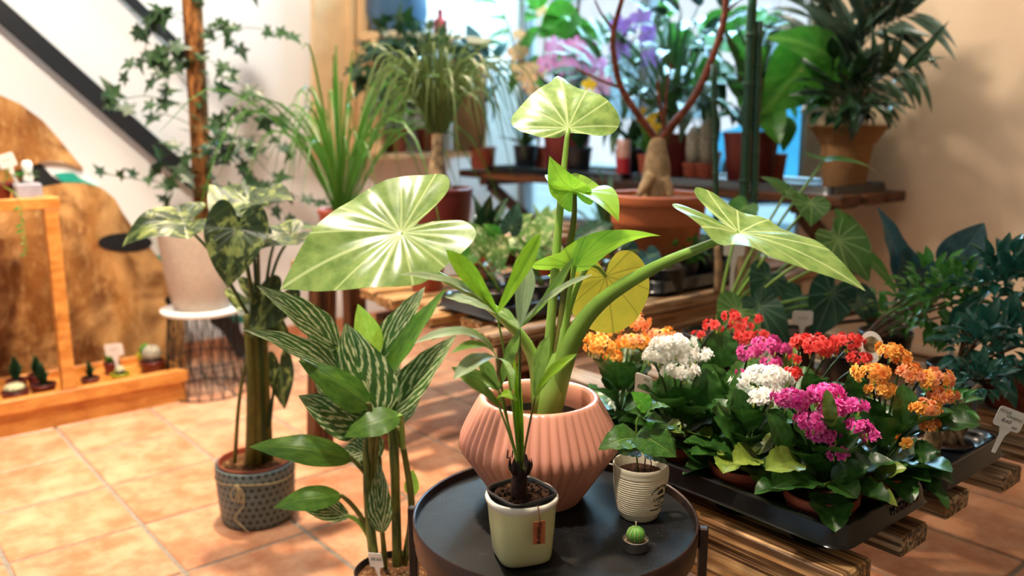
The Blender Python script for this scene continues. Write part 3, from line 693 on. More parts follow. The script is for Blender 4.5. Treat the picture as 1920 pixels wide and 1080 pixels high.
# leaf 6: large, right
a6 = W(1386, 436, 1.16); t6 = W(1622, 549, 1.06)
put_leaf('leaf', heart(M['alocasia'], .62, OUT1, .06, .16, .018, 12, 5, lobes=.12, roll=.10, wave=.025, seed=11), a6, t6, Vector((.22, -.42, .88)), pk)
petiole([sb+Vector((.012, 0, .03)), W(1068, 650, 1.27), W(1120, 572, 1.25), W(1215, 508, 1.21), W(1320, 462, 1.175), a6], .0175, .004, M['stem_green'], pk, n=24)

# ---- small fan palm in the pale green pot
GC = Vector((.0135, 1.11, TZ+.0005))
pm = thing('potted_plant', GC, 'small fan palm in a pale green glazed pot with a leather tag', 'plant')
def sq_lathe(prof, seg=64, tw=.25):
    vs = []; fs = []; n = len(prof)
    for r, z, q in prof:
        for j in range(seg):
            a = 2*math.pi*j/seg+tw; k = 1/((abs(math.cos(a-tw))**q+abs(math.sin(a-tw))**q)**(1/q)); vs.append((r*k*math.cos(a), r*k*math.sin(a), z))
    for i in range(n-1):
        for j in range(seg): fs.append((i*seg+j, i*seg+(j+1) % seg, (i+1)*seg+(j+1) % seg, (i+1)*seg+j))
    fs.append(tuple(range(seg-1, -1, -1))); return vs, fs
v, f = sq_lathe([(.020, 0, 4), (.033, 0, 4), (.0362, .003, 4), (.0385, .010, 3.6), (.043, .045, 2.8), (.0475, .082, 2.2)], tw=.30)
place('pot', mesh(v, f, M['green_glaze']), pm, Matrix.Translation(GC))
v, f = sq_lathe([(.0475, .082, 2.2), (.0495, .085, 2.2), (.0505, .089, 2.2), (.0495, .0925, 2.2), (.0475, .0935, 2.2), (.0455, .092, 2.2), (.044, .085, 2.2), (.040, .05, 2.4)], tw=.30)
place('pot_rim', mesh(v, f[:-1], M['white_glaze']), pm, Matrix.Translation(GC))
v, f = sq_lathe([(.034, .06, 5), (.0385, .094, 5), (.0405, .096, 5), (.0405, .0985, 5), (.0385, .0985, 5), (.037, .094, 5), (.035, .086, 5)], tw=.62)
place('nursery_pot', mesh(v, f[:-1], M['dark_plastic']), pm, Matrix.Translation(GC))
soil_disc('soil', GC+Vector((0, 0, .093)), .0385, M['soil'], pm, .004, 9)
for k in range(70):
    a = rnd.random()*6.28; r = .034*math.sqrt(rnd.random()); s = rnd.uniform(.0012, .0032)
    if k == 0: cr = mesh(*lathe_geo([(.0001, -1), (.8, -.6), (1, 0), (.7, .6), (.0001, .9)], 6), M['soil'])
    place('soil_crumb', cr, pm, Matrix.Translation(GC+Vector((r*math.cos(a), r*math.sin(a), .094+s*.3))) @ Matrix.Diagonal((s, s*1.2, s*.8, 1)))
# tag
tg = W(1011, 999, 1.053); nrm = Vector((.30, -1, .10)).normalized(); up = Vector((0.04, 0, 1)); up = (up-nrm*up.dot(nrm)).normalized(); rr = up.cross(nrm)
tagp = slab('tag', [tg+rr*x+up*y for x, y in ((-.0085, -.0155), (.0085, -.0155), (.0085, .0155), (-.0085, .0155))], nrm, .0015, M['leather'], pm)
me = text_mesh('Nature', .0098, M['ink_brown'], extrude=.0002, bold=.0002)
R = Matrix((-up, rr, nrm)).transposed().to_4x4()
place('lettering', me, tagp, Matrix.Translation(tg-up*.0008+nrm*.0006) @ R)
tube('cord', [tg+up*.0125+nrm*.001, tg+up*.021+nrm*.0006, tg+up*.028-nrm*.002, tg+up*.034-nrm*.008], .0011, M['cord'], pm, 8, 6)
tube('trunk', [W(975, 955, 1.10), W(973, 920, 1.10), W(976, 880, 1.10)], [.0125, .0115, .010], M['husk'], pm, 8, 12)
for k in range(12):
    a = k*.55; e = Vector((math.cos(a), math.sin(a), 0)); b = W(976, 892, 1.10)+e*.008
    put_leaf('husk', blade(M['husk'], .4, 'lance', .1, .2, 0, 5, 4, k), b, b+e*.006+Vector((0, 0, .016+.006*(k % 3))), e, pm)
crown = W(976, 880, 1.10)
def fan(hub, y, segs, mats=None, pr=.0014, via=None, pm_=None):
    h = W(*hub, y); pts = [crown+Vector(((hub[0]-976)*2e-5, 0, -.005)), *( [W(*via[:2], via[2])] if via else [crown.lerp(h, .5)+Vector((0, 0, .006))]), h]
    tube('petiole', pts, [pr*1.4, pr], pm_ or M['stem_green'], pm, 12, 6)
    for k, (tx, ty, dy, wpx, mt, bend, nv) in enumerate(segs):
        tp = W(tx, ty, y+dy); L = (tp-h).length; wr = PX(wpx, y)/L
        put_leaf('leaf_segment', blade(M[mt], wr, 'fan', bend, .28, .01, 14, 6, k+hub[0]), h, tp, Vector(nv), pm)
fan((932, 588), 1.07, [(836, 468, -.02, 38, 'palm_young', .05, (.25, -.9, .4)), (1013, 437, .0, 34, 'palm_young', -.06, (-.2, -.95, .2)), (748, 515, -.05, 20, 'palm_pale', .12, (.1, -.5, .9)), (833, 556, .02, 22, 'palm_pale', .06, (.1, -.6, .8)), (800, 512, -.02, 14, 'palm', .1, (.1, -.5, .9)), (975, 618, -.03, 18, 'palm', .05, (.2, -.6, .7))], via=(958, 735, 1.09))
fan((974, 616), 1.10, [(987, 488, .01, 40, 'palm_pale', .03, (.1, -1, .1)), (1076, 484, -.02, 20, 'palm', -.08, (-.3, -.8, .5)), (1112, 514, -.04, 15, 'palm_pale', .10, (-.1, -.6, .8)), (931, 580, .02, 22, 'palm', .08, (.2, -.7, .6))], pr=.0017, pm_=M['stem_dark'])
fan((932, 672), 1.06, [(775, 645, -.05, 24, 'palm_pale', .26, (.0, -.5, .85)), (805, 640, -.03, 16, 'palm', .30, (0, -.4, .9)), (850, 712, -.07, 34, 'palm_pale', .14, (-.1, -.7, .7)), (845, 662, -.06, 22, 'palm', .18, (-.1, -.6, .8)), (960, 735, -.05, 18, 'palm', .2, (.4, -.6, .6))], via=(952, 790, 1.085), pm_=M['stem_olive'])
fan((935, 733), 1.07, [(896, 668, -.02, 28, 'palm', .05, (.2, -.9, .3)), (974, 622, .01, 24, 'palm', .06, (-.2, -.9, .3)), (858, 690, -.04, 18, 'palm', .1, (.1, -.7, .7)), (880, 715, .02, 14, 'palm', .1, (.1, -.7, .7))], via=(957, 810, 1.085))
fan((936, 763), 1.045, [(846, 688, -.03, 26, 'palm', .10, (.1, -.8, .6)), (866, 712, .0, 18, 'palm', .12, (.1, -.6, .7)), (971, 752, -.03, 22, 'palm_young', .32, (.2, -.6, .8))], via=(960, 830, 1.075))
fan((1003, 746), 1.06, [(1028, 630, .02, 30, 'palm', .05, (-.4, -.9, .2)), (1082, 663, -.02, 20, 'palm_young', .16, (-.1, -.7, .7)), (1043, 690, .02, 14, 'palm', .08, (-.3, -.8, .4))], via=(986, 830, 1.08), pm_=M['stem_olive'])
for k, (x, y) in enumerate(((966, 668), (972, 660), (961, 655))):
    put_leaf('leaf_segment', blade(M['palm_young'], .05, 'lance', .0, .5, 0, 10, 4, k), crown+Vector((.002*k, 0, -.004)), W(x, y, 1.10), Vector((0, -1, 0)), pm)

# ---- coffee seedling in the mug
MC = Vector((.1966, 1.235, TZ+.0005))
mg = thing('potted_plant', MC, 'coffee seedling with shiny leaves planted in a cream ribbed mug', 'plant')
pr_ = [(.020, 0), (.027, 0), (.0300, .003), (.0335, .012)]
N_ = 18
for k in range(N_*4+1):
    u = k/(N_*4); r = .0335+(.0408-.0335)*math.sin(u*math.pi/2)**.8
    pr_.append((r-.0016*(1-abs(math.sin(u*N_*math.pi)))*(1 if u < .93 else 0), .012+.066*u))
pr_ += [(.0412, .080), (.0415, .0855), (.0408, .0872), (.0395, .0868), (.0388, .083), (.0375, .06), (.036, .05)]
lathe('mug', pr_, MC, M['mug'], mg, 72)
e = Vector((.80, .60, 0)).normalized()
hp = [MC+e*.0385+Vector((0, 0, .074)), MC+e*.052+Vector((0, 0, .074)), MC+e*.060+Vector((0, 0, .058)), MC+e*.056+Vector((0, 0, .036)), MC+e*.036+Vector((0, 0, .026))]
tube('mug_handle', hp, .0042, M['mug'], mg, 20, 10)
soil_disc('soil', MC+Vector((0, 0, .070)), .0375, M['soil'], mg, .003, 4)
def on_mug(tx, sz, z0, arc=0, th0=-math.pi/2+.80, bold=0):
    me = text_mesh(tx, sz, M['ink'], extrude=.00015, bold=bold)
    for vv in me.vertices:
        x, y, d = vv.co; z = z0+y+arc*(x*x); u = min(1, max(0, (z-.012)/.066)); r = .0335+(.0408-.0335)*math.sin(u*math.pi/2)**.8+.0002+d; a = th0+x/r
        vv.co = (r*math.cos(a), r*math.sin(a), z)
    place('lettering', me, mg, Matrix.Translation(MC))
on_mug('SWEET HOME', .0062, .0600, -26); on_mug('COFFEE', .0082, .0405, -4, bold=.0001); on_mug('LIKE  *', .0034, .0345, 4); on_mug('FOR THE TIME', .0034, .0282, 22, bold=.0001); on_mug('THE WORLD OF COFFEE', .0030, .0225, 3, bold=.0001)
bean = []
for ox, oz, s in ((-.004, .0505, 1), (.001, .0535, .9), (.004, .0498, 1)):
    vs = []; 
    for k in range(14):
        a = k*6.2832/14; x = ox+.0036*s*math.cos(a); z = oz+.0024*s*math.sin(a)+.2*(x-ox); u = (z-.012)/.066; r = .0335+(.0408-.0335)*math.sin(u*math.pi/2)**.8+.0004; t_ = -math.pi/2+.80+x/r
        vs.append(MC+Vector((r*math.cos(t_), r*math.sin(t_), z)))
    wmesh('coffee_bean_print', vs, [tuple(range(14))], M['ink'], mg, smooth=False)
y0 = 1.235
for pts, r in (([(1197, 885), (1193, 845), (1193, 800), (1196, 782)], .0012), ([(1208, 885), (1210, 850), (1206, 822)], .0009), ([(1220, 885), (1221, 868), (1216, 850)], .0008)):
    tube('stem', [W(x, y, y0) for x, y in pts], [r*1.2, r], M['stem_brown'] if r < .001 else M['stem_olive'], mg, 8, 6)
tube('stem', [W(1193, 815, y0), W(1195, 785, y0), W(1206, 772, y0)], .0014, M['stem_green'], mg, 6, 6)
for bx, by, tx, ty, wpx, mt, bend, nv, dy in (
    (1216, 768, 1183, 735, 26, 'coffee_new', .06, (.3, -.8, .5), 0), (1216, 770, 1257, 764, 15, 'coffee', .16, (0, -.3, 1), -.01),
    (1196, 822, 1122, 843, 40, 'coffee', .16, (-.1, -.6, .8), -.02), (1194, 812, 1268, 857, 50, 'coffee', .10, (.1, -.75, .65), -.025),
    (1200, 845, 1160, 852, 26, 'coffee', .12, (0, -.6, .8), -.015), (1206, 850, 1252, 872, 22, 'coffee', .16, (.1, -.5, .85), -.01),
    (1232, 818, 1267, 850, 20, 'coffee', .22, (.3, -.4, .85), .01), (1208, 782, 1180, 772, 20, 'coffee', .14, (0, -.6, .8), -.015),
    (1205, 780, 1230, 772, 24, 'coffee', .12, (.1, -.5, .85), -.01), (1212, 785, 1246, 793, 18, 'coffee', .14, (.2, -.5, .8), -.01),
    (1212, 790, 1230, 806, 18, 'coffee_new', .1, (.2, -.8, .5), 0), (1196, 815, 1178, 828, 18, 'coffee', .1, (-.2, -.7, .7), .01), (1228, 800, 1292, 838, 9, 'stem_x', .2, (0, -.3, 1), .02)):
    p = W(bx, by, y0); q = W(tx, ty, y0+dy); L = (q-p).length
    put_leaf('leaf', blade(M['coffee'] if mt == 'stem_x' else M[mt], min(.9, PX(wpx, y0)/L*1.5), 'ovate', bend, .14, .035, 16, 8, bx+tx, wfreq=4), p, q, Vector(nv), mg)
# ---- cactus tealight
KC = Vector((.1765, 1.128, TZ+.0005))
kc = thing('cactus_candle', KC, 'tiny cactus shaped candle in a silver tealight cup on the tray', 'candle')
lathe('cup', [(.0165, 0), (.0178, .0006), (.0180, .0145), (.0186, .0158), (.0180, .0160), (.0174, .0150), (.0172, .012), (.0001, .012)], KC, M['tin'], kc, 48)
lathe('sand', [(.0171, .0125), (.010, .0132), (.0001, .0132)], KC, M['sand'], kc, 32)
v, f = lathe_geo([(.0001, -.011)]+[(.0128*math.cos(a), .0118*math.sin(a)) for a in [(-60+k*10)*math.pi/180 for k in range(15)]]+[(.0001, .0112)], 110, 11, .16, [0]+[1]*15+[0])
place('cactus', mesh(v, f, M['cactus_wax']), kc, Matrix.Translation(KC+Vector((0, 0, .0225))))
tube('wick', [KC+Vector((0, 0, .033)), KC+Vector((0, 0, .042))], .0008, M['wax'], kc, 2, 6)
for k in range(45):
    a = rnd.random()*6.28; r = rnd.uniform(.0125, .0165); s = rnd.uniform(.0006, .0011)
    if k == 0: peb = [mesh(*lathe_geo([(.0001, -1), (.8, -.6), (1, 0), (.7, .6), (.0001, .9)], 6), plain('gravel_%d' % i, c, .8)) for i, c in enumerate(('#b09a7c', '#7a5f44', '#d2c6b0'))]
    place('pebble', peb[k % 3], kc, Matrix.Translation(KC+Vector((r*math.cos(a), r*math.sin(a), .0128))) @ Matrix.Scale(s, 4))
# ---------------------------------------------------------------- striped floor plant, front left
AC_ = Vector((-.243, 1.60, 0)); GY = 1.60
ag = thing('potted_plant', AC_, 'striped cream and green leafy plant in a black nursery pot on the floor', 'plant')
simple_pot(ag, AC_, .078, .06, .205, M['dark_plastic'], .006, 'pot', True, M['bark_soil'], .93)
for k, (pts, r) in enumerate(((((703, 1060), (692, 960), (688, 850), (692, 770)), .0105), (((745, 1060), (742, 940), (738, 820), (722, 745)), .0105), (((758, 1058), (772, 960), (760, 860), (745, 800)), .008), (((722, 1065), (718, 1010), (716, 960)), .006))):
    tube('stem', [W(x, y, GY+.015*(k-1)) for x, y in pts], [r*1.0, r*.85, r*.6], M['sheath'] if k < 2 else M['stem_olive'], ag, 14, 10)
AGL = [  # base, tip, width px, material, bend, fold, normal, depth offsets base/tip, petiole foot
 ((712, 782), (648, 606), 118, 'aglaonema', .05, .10, (-.1, -.9, .45), -.04, -.02, (700, 900)),
 ((632, 688), (546, 640), 72, 'aglaonema', .06, .14, (.1, -.9, .45), 0, -.02, (690, 770)),
 ((650, 712), (455, 617), 46, 'aglaonema', .10, .30, (.25, -.72, .7), -.02, -.10, (695, 775)),
 ((632, 655), (481, 536), 62, 'aglaonema', .10, .22, (.3, -.75, .6), .0, -.06, (690, 760)),
 ((694, 762), (560, 676), 66, 'aglaonema_green', .10, -.20, (.2, -.75, .65), -.06, -.08, (696, 900)),
 ((705, 668), (671, 570), 52, 'aglaonema_new', .02, .12, (.2, -1, .1), .03, .04, (712, 760)),
 ((702, 700), (797, 538), 66, 'aglaonema', .08, .12, (-.3, -.9, .2), .04, .08, (715, 770)),
 ((718, 720), (838, 540), 42, 'aglaonema_green', .04, .20, (-.5, -.8, .3), 0, .04, (722, 780)),
 ((732, 782), (856, 628), 72, 'aglaonema', .06, .18, (-.45, -.85, .3), .02, .06, (738, 830)),
 ((690, 802), (560, 742), 84, 'aglaonema', .08, .12, (.05, -.92, .4), -.03, -.06, (700, 830)),
 ((662, 862), (468, 838), 58, 'aglaonema_green', .20, -.10, (.1, -.80, .6), -.02, -.04, (748, 985)),
 ((752, 780), (645, 820), 58, 'aglaonema_green', .16, -.05, (-.1, -.75, .65), -.05, -.08, (756, 840)),
 ((642, 930), (513, 952), 48, 'aglaonema_green', .22, -.05, (.05, -.8, .6), -.03, -.05, (700, 1010)),
 ((655, 968), (545, 938), 44, 'aglaonema', .05, .16, (.0, -.8, .6), -.02, -.05, (697, 1015)),
 ((716, 1000), (712, 868), 48, 'aglaonema', .05, .2, (.0, -1, .1), -.03, -.03, (722, 1050)),
 ((694, 850), (640, 845), 50, 'aglaonema', .06, .15, (.1, -.8, .6), 0, .02, None),
 ((700, 900), (668, 800), 40, 'aglaonema', .06, .2, (.3, -.9, .2), .05, .06, (705, 960)),
 ((690, 720), (620, 690), 60, 'aglaonema', .06, .15, (.0, -.8, .6), .05, .06, None),
 ((712, 860), (664, 800), 56, 'aglaonema', .08, .15, (.1, -.85, .5), .03, .04, (714, 960)),
 ((742, 800), (800, 690), 58, 'aglaonema', .08, .18, (-.3, -.9, .3), .06, .10, (745, 900)),
 ((728, 790), (742, 660), 54, 'aglaonema', .05, .12, (-.1, -.95, .25), .08, .12, (738, 900)),
 ((668, 790), (585, 700), 62, 'aglaonema', .08, .14, (.2, -.85, .5), .08, .08, (694, 880)),
 ((772, 930), (774, 880), 30, 'aglaonema_new', .05, .2, (.0, -1, .1), .02, .03, (765, 1050))]
for k, (b, tp, wpx, mt, bend, fold, nv, d0, d1, foot) in enumerate(AGL):
    p = W(*b, GY+d0); q = W(*tp, GY+d1); L = (q-p).length
    lf = put_leaf('leaf', blade(M[mt], min(.9, PX(wpx, GY)/L), 'ovate' if wpx > 60 else 'lance', bend, fold, .012, 18, 8, k), p, q, Vector(nv), ag)
    if foot:
        ft = W(*foot, GY); tube('petiole', [ft, ft.lerp(p, .5)+Vector((0, 0, .012)), p, p.lerp(q, .06)], [.0055, .0045, .003], M['stem_green'] if k % 2 else M['stem_olive'], ag, 10, 8)
tag_sign('price_tag', W(716, 1105, 1.53), W(705, 1050, 1.515), .028, .034, [('38.60', .0105, 0, .003)], 'white price tag reading 38.60 in the striped floor plant', (-.25, -1, .2))
# ---------------------------------------------------------------- dotted blue pot with the variegated plant
DC = Vector((-.722, 2.26, 0)); DY = 2.26
dp = thing('potted_plant', DC, 'tall dark variegated plant in a blue grey dotted pot tied with twine', 'plant')
seg = 64; prf = [(.070, 0), (.094, .002), (.100, .012), (.106, .09), (.1085, .165), (.107, .170), (.102, .168), (.101, .15), (.095, .10)]
v, f = lathe_geo(prf, seg); uv = [(0, 0)]*len(v); uv = [((i % seg)/seg, v[i].z/.17) for i in range(len(v))]
vs2 = [Vector((r*math.cos(2*math.pi*j/seg), r*math.sin(2*math.pi*j/seg), z)) for r, z in prf for j in range(seg+1)]
uv2 = [(j/seg, z/.17) for r, z in prf for j in range(seg+1)]
fs2 = [(i*(seg+1)+j, i*(seg+1)+j+1, (i+1)*(seg+1)+j+1, (i+1)*(seg+1)+j) for i in range(len(prf)-1) for j in range(seg)]
place('pot', mesh(vs2, fs2, M['dotted'], uv2), dp, Matrix.Translation(DC))
lathe('inner_pot', [(.090, .10), (.098, .168), (.100, .174), (.096, .174), (.094, .165), (.09, .15)], DC, M['nursery_pot'], dp, 48)
soil_disc('soil', DC+Vector((0, 0, .158)), .094, M['bark_soil'], dp, .008, 12)
tw = [DC+Vector((.1095*math.cos(a), .1095*math.sin(a), .138+.004*math.sin(3*a))) for a in [k*.2618 for k in range(25)]]
tube('twine', tw, .0018, M['twine'], dp, 72, 5)
kn = W(444, 910, 2.16)
for pts in (((444, 910), (432, 925), (440, 940), (446, 912)), ((444, 910), (457, 925), (452, 942), (446, 912)), ((446, 912), (458, 945), (440, 970), (452, 985), (468, 1000)), ((446, 912), (448, 930), (446, 945))):
    tube('twine', [W(x, y, 2.145) for x, y in pts], .0017, M['twine'], dp, 14, 5)
for k, (x0, x1, x2) in enumerate(((468, 470, 462), (482, 480, 474), (492, 488, 486), (505, 498, 494), (476, 476, 470))):
    tube('stem', [W(x0, 870, DY+.02*(k-2)), W(x1, 720, DY+.02*(k-2)), W(x2, 590, DY+.02*(k-2))], [.013, .011, .009], M['stem_olive'] if k != 2 else M['stem_dark'], dp, 10, 9)
VL = [  # joint, tip, width px, normal, depth joint/tip, foot, bend
 ((345, 420), (228, 462), 78, (.0, -.72, .7), -.15, -.2, (470, 600), .22),
 ((446, 428), (428, 540), 104, (.1, -.9, .4), -.2, -.24, (478, 590), .10),
 ((448, 432), (392, 345), 84, (.4, -.75, .5), -.05, .02, (480, 590), .08),
 ((484, 380), (552, 378), 86, (.15, -.65, .75), -.1, -.2, (486, 590), .12),
 ((470, 385), (418, 352), 66, (-.2, -.6, .8), -.02, .05, (484, 590), .1),
 ((545, 445), (468, 478), 84, (.1, -.35, .95), -.05, -.1, (490, 590), .16),
 ((520, 440), (606, 432), 70, (.1, -.25, .95), .05, .1, (492, 590), .14),
 ((520, 560), (470, 632), 80, (.2, -.75, .5), .0, -.05, (494, 600), .1),
 ((470, 565), (548, 640), 62, (.1, -.8, .5), .06, .02, (480, 640), .1),
 ((525, 690), (534, 768), 52, (.2, -.95, .2), .05, .02, (505, 800), .05)]
for k, (b, tp, wpx, nv, d0, d1, ft, bend) in enumerate(VL):
    p = W(*b, DY+d0); q = W(*tp, DY+d1); L = (q-p).length
    put_leaf('leaf', heart(M['varieg'], min(1.3, PX(wpx, DY)/L), ARROW, bend, .12, .02, 8, 4, lobes=.1, wave=.02, seed=k), p, q, Vector(nv), dp)
    f0 = W(*ft, DY); tube('petiole', [f0, f0.lerp(p, .55)+Vector((0, 0, .03)), p], [.006, .004, .0035], M['stem_dark'], dp, 10, 7)
tube('stem', [W(440, 868, DY-.05), W(450, 740, DY-.05), W(470, 640, DY-.03)], [.006, .005, .004], M['stem_olive'], dp, 8, 7)
# ---------------------------------------------------------------- pine display stand on the left
ps = thing('plant_stand', AB(3.5, -.4, 0), 'open varnished pine display stand with a shallow base box for cacti', 'plant stand')
PE = WZ(354, 752, 0).dot(B); PA = 3.36; PD = .34; PS = -1.75
def pb(name, a0, a1, b0, b1, z0, z1, mt='pine'): return wallbox(name, a0, a1, b0, b1, z0, z1, M[mt], None, ps)
pb('front_board', PA, PA+.022, PS, PE, .0, .085); pb('front_rail', PA-.02, PA+.02, PS, PE+.005, .087, .135)
pb('end_board', PA+.022, PA+PD, PE-.022, PE, 0, .13); pb('back_board', PA+PD-.022, PA+PD, PS, PE-.022, 0, .13); pb('base_board', PA+.022, PA+PD-.022, PS, PE-.022, .085, .102)
pbx = WA(128, 720, PA).dot(B)
pb('post', PA-.018, PA+.022, pbx-.022, pbx+.022, .136, .80); pb('post', PA+PD-.042, PA+PD, PS, PS+.05, .131, .80)
pb('top_rail', PA-.018, PA+.022, PS, pbx+.03, .801, .84); pb('top_rail', PA+PD-.042, PA+PD, PS, pbx+.03, .801, .84)
pb('top_rail', PA+.022, PA+PD-.042, pbx-.03, pbx+.03, .801, .84); pb('top_board', PA+.022, PA+PD-.042, PS, pbx-.03, .80, .83)
gp = NT('stand_glass', .05, .5); gp.b.inputs['Transmission Weight'].default_value = .95; gp.b.inputs['IOR'].default_value = 1.02; gp.color('#d8b8a0')
# small cacti in the base box
CZ = .1025
def cactus(name, px, py, r, h, pr, ph, pmat, bmat, label, da=.12, ribs=10, shape='ball', group='little cacti in the pine base box'):
    b = WZ(px, py, CZ+ph).dot(B); c = AB(PA+da, b, CZ); root = thing(name, c, label, 'cactus', group)
    simple_pot(root, c, pr, pr*.78, ph, pmat, .005, seg=20)
    z0 = ph*.9
    if shape == 'ball':
        v, f = lathe_geo([(.0001, -h*.5)]+[(r*math.cos(a), h*.5*math.sin(a)) for a in [(-70+k*20)*math.pi/180 for k in range(9)]]+[(.0001, h*.5)], 40, ribs, .14, [1]*11)
        place('cactus_body', mesh(v, f, bmat), root, Matrix.Translation(c+Vector((0, 0, z0+h*.42))))
    elif shape == 'spiky':
        for k in range(16):
            a = k*2.4; e = Vector((math.cos(a), math.sin(a), 0)); rr = r*(.35+.65*(k % 4)/3); p = c+Vector((0, 0, z0)); q = p+e*rr+Vector((0, 0, h*(1-.5*(k % 4)/3)))
            put_leaf('leaf', blade(bmat, .38, 'lance', .08, .3, 0, 5, 4, k), p, q, e*-1+Vector((0, 0, .3)), root)
    else:
        for k in range(5):
            a = k*1.9; e = Vector((math.cos(a), math.sin(a), 0))*r*.45; hh = h*(.6+.4*((k*37) % 10)/10)
            v, f = lathe_geo([(.0001, 0), (r*.3, .002), (r*.36, hh*.4), (r*.3, hh*.8), (.0001, hh)], 20, 7, .14, [1]*5); place('cactus_body', mesh(v, f, bmat), root, Matrix.Translation(c+e+Vector((0, 0, z0))))
    return root
cg = plain('cactus_green', '#2f5a38', .6, .3, 0, .25, 60, .3); cw = plain('cactus_white_spines', '#a9a292', .9, .2, 0, .3, 120, .5); cgr = plain('bright_cactus', '#4f8a2a', .6, .3, 0, .25, 60, .3); pale = plain('pale_succulent', '#b9b894', .6, .3, 0, .15, 60, .3)
cactus('potted_cactus', 290, 678, .036, .075, .050, .050, M['maroon_pot'], cw, 'round white-spined cactus in a maroon pot at the box end', .14)
cactus('potted_cactus', 262, 655, .026, .05, .032, .06, M['lime_pot'], cgr, 'green cactus in a lime pot behind the round white one', .24, shape='column')
cactus('potted_cactus', 214, 690, .018, .034, .036, .035, M['lime_pot'], pale, 'pale cactus in a lime pot below the white tag', .09)
cactus('potted_cactus', 198, 670, .028, .085, .032, .05, M['maroon_pot'], cgr, 'tall green cactus in a dark pot behind the tagged lime pot', .22, shape='column')
cactus('potted_cactus', 157, 697, .03, .07, .034, .035, M['maroon_pot'], cg, 'spiky dark cactus just right of the pine post', .10, shape='spiky')
cactus('potted_cactus', 74, 712, .034, .085, .044, .045, M['maroon_pot'], cg, 'pointed green haworthia in a speckled maroon pot left of the post', .09, shape='spiky')
cactus('potted_cactus', 58, 690, .03, .085, .036, .05, M['maroon_pot'], cg, 'pointed haworthia at the back, left of the post', .22, shape='spiky')
cactus('potted_cactus', 14, 716, .034, .035, .046, .04, M['maroon_pot'], pale, 'flat pale succulent in a red pot at the left edge', .08)
cactus('potted_cactus', 12, 690, .034, .10, .036, .05, M['maroon_pot'], cg, 'tall dark spiky succulent behind the pale one at left edge', .20, shape='spiky')
g_ = WZ(214, 690, CZ+.04); gpos = AB(PA+.09, g_.dot(B), 0)
p = Vector((gpos.x, gpos.y, .135)); tag_sign('price_tag', p, p+Vector((-.006, -.01, .098)), .068, .05, [('~~~', .02, 0, .003)], 'white price tag standing in the lime pot of the cactus box', (.1, -1, .1))
# on top of the stand
tp_ = AB(PA+.12, WA(66, 375, PA).dot(B), .8305)
gb_ = thing('planter_block', tp_, 'small grey square planter on top of the pine stand', 'planter')
box('planter_body', (.085, .085, .055), tp_+Vector((0, 0, .028)), M['grey_pot'], gb_, ROTA, .006)
for k in range(10):
    e = Vector((math.cos(k*2.4), math.sin(k*2.4), 0)); put_leaf('leaf', blade(M['ficus'], .4, 'ovate', .2, .2, 0, 6, 4, k), tp_+Vector((0, 0, .055)), tp_+e*.05+Vector((0, 0, .075+.01*(k % 3))), Vector((0, 0, 1)), gb_)
tag_sign('price_tag', tp_+Vector((-.03, .0, .05)), tp_+Vector((-.055, -.01, .135)), .06, .05, [('~~~', .018, 0, .003)], 'wide white price tag in the grey planter on the stand', (.1, -1, .1))
wc = thing('ornament', tp_+Vector((.012, -.005, .056)), 'stacked white round ornament in the grey planter on the stand', 'ornament')
lathe('body', [(.0001, 0), (.014, .003), (.019, .018), (.012, .036), (.017, .05), (.018, .066), (.013, .078), (.0001, .08)], tp_+Vector((.012, -.005, .056)), M['white_paint'], wc, 20)
rp = AB(PA+.15, WA(12, 378, PA).dot(B), .8305); rpt = thing('potted_plant', rp, 'trailing little plant in a red pot on the pine stand', 'plant')
simple_pot(rpt, rp, .05, .036, .06, M['maroon_pot'], .005)
for k in range(40):
    a = rnd.random()*6.28; e = Vector((math.cos(a), math.sin(a), 0)); r = rnd.uniform(.02, .10); p = rp+e*r*.8+Vector((0, 0, .06+rnd.uniform(-.0, .05))); put_leaf('leaf', L_FIC[k % 2], p, p+e*.018+Vector((0, 0, rnd.uniform(-.01, .01))), Vector((0, 0, 1)), rpt)
tr = AB(PA-.024, WA(40, 420, PA).dot(B), .842)
tube('trailing_stem', [rp+Vector((0, 0, .062)), tr+Vector((0, 0, .004)), tr+Vector((0, 0, -.06)), tr+Vector((.004, 0, -.2))], .0016, M['stem_green'], rpt, 12, 5)
for k in range(9):
    p = tr+Vector((0, -.004, -.03-.02*k)); put_leaf('leaf', L_FIC[k % 2], p, p+Vector((rnd.uniform(-.02, .02), -.012, -.01)), Vector((0, -1, .3)), rpt)
# ---------------------------------------------------------------- wire table with ivy on a coir pole
SC = Vector((-1.27, 3.42, 0)); SH_ = .355
wt = thing('wire_side_table', SC, 'low black wire basket side table with a round white top', 'side table')
lst = []
for k in range(22):
    a = k*2*math.pi/22; a2 = a+.55; lst.append(([SC+Vector((.165*math.cos(a), .165*math.sin(a), .004)), SC+Vector((.135*math.cos(a+.2), .135*math.sin(a+.2), SH_-.02))], .0022)); lst.append(([SC+Vector((.165*math.cos(a2), .165*math.sin(a2), .004)), SC+Vector((.135*math.cos(a), .135*math.sin(a), SH_-.02))], .0018))
for r, z in ((.165, .004), (.153, .14), (.135, SH_-.02)): lst.append(([SC+Vector((r*math.cos(k*.2618), r*math.sin(k*.2618), z)) for k in range(25)], .003))
tubes('wire_basket', lst, M['black_metal'], wt, 24, 5)
lathe('table_top', [(.001, SH_-.018), (.150, SH_-.018), (.163, SH_-.010), (.163, SH_-.002), (.158, SH_), (.001, SH_)], SC, M['white_paint'], wt, 48)
IC = SC+Vector((0, 0, SH_+.001))
iv = thing('potted_plant', IC, 'tall ivy climbing a thick coir pole in a woven beige planter', 'plant')
lathe('pot', [(.08, 0), (.105, .002), (.115, .02), (.138, .16), (.150, .30), (.152, .335), (.146, .338), (.143, .32), (.13, .2)], IC, M['fabric'], iv, 48)
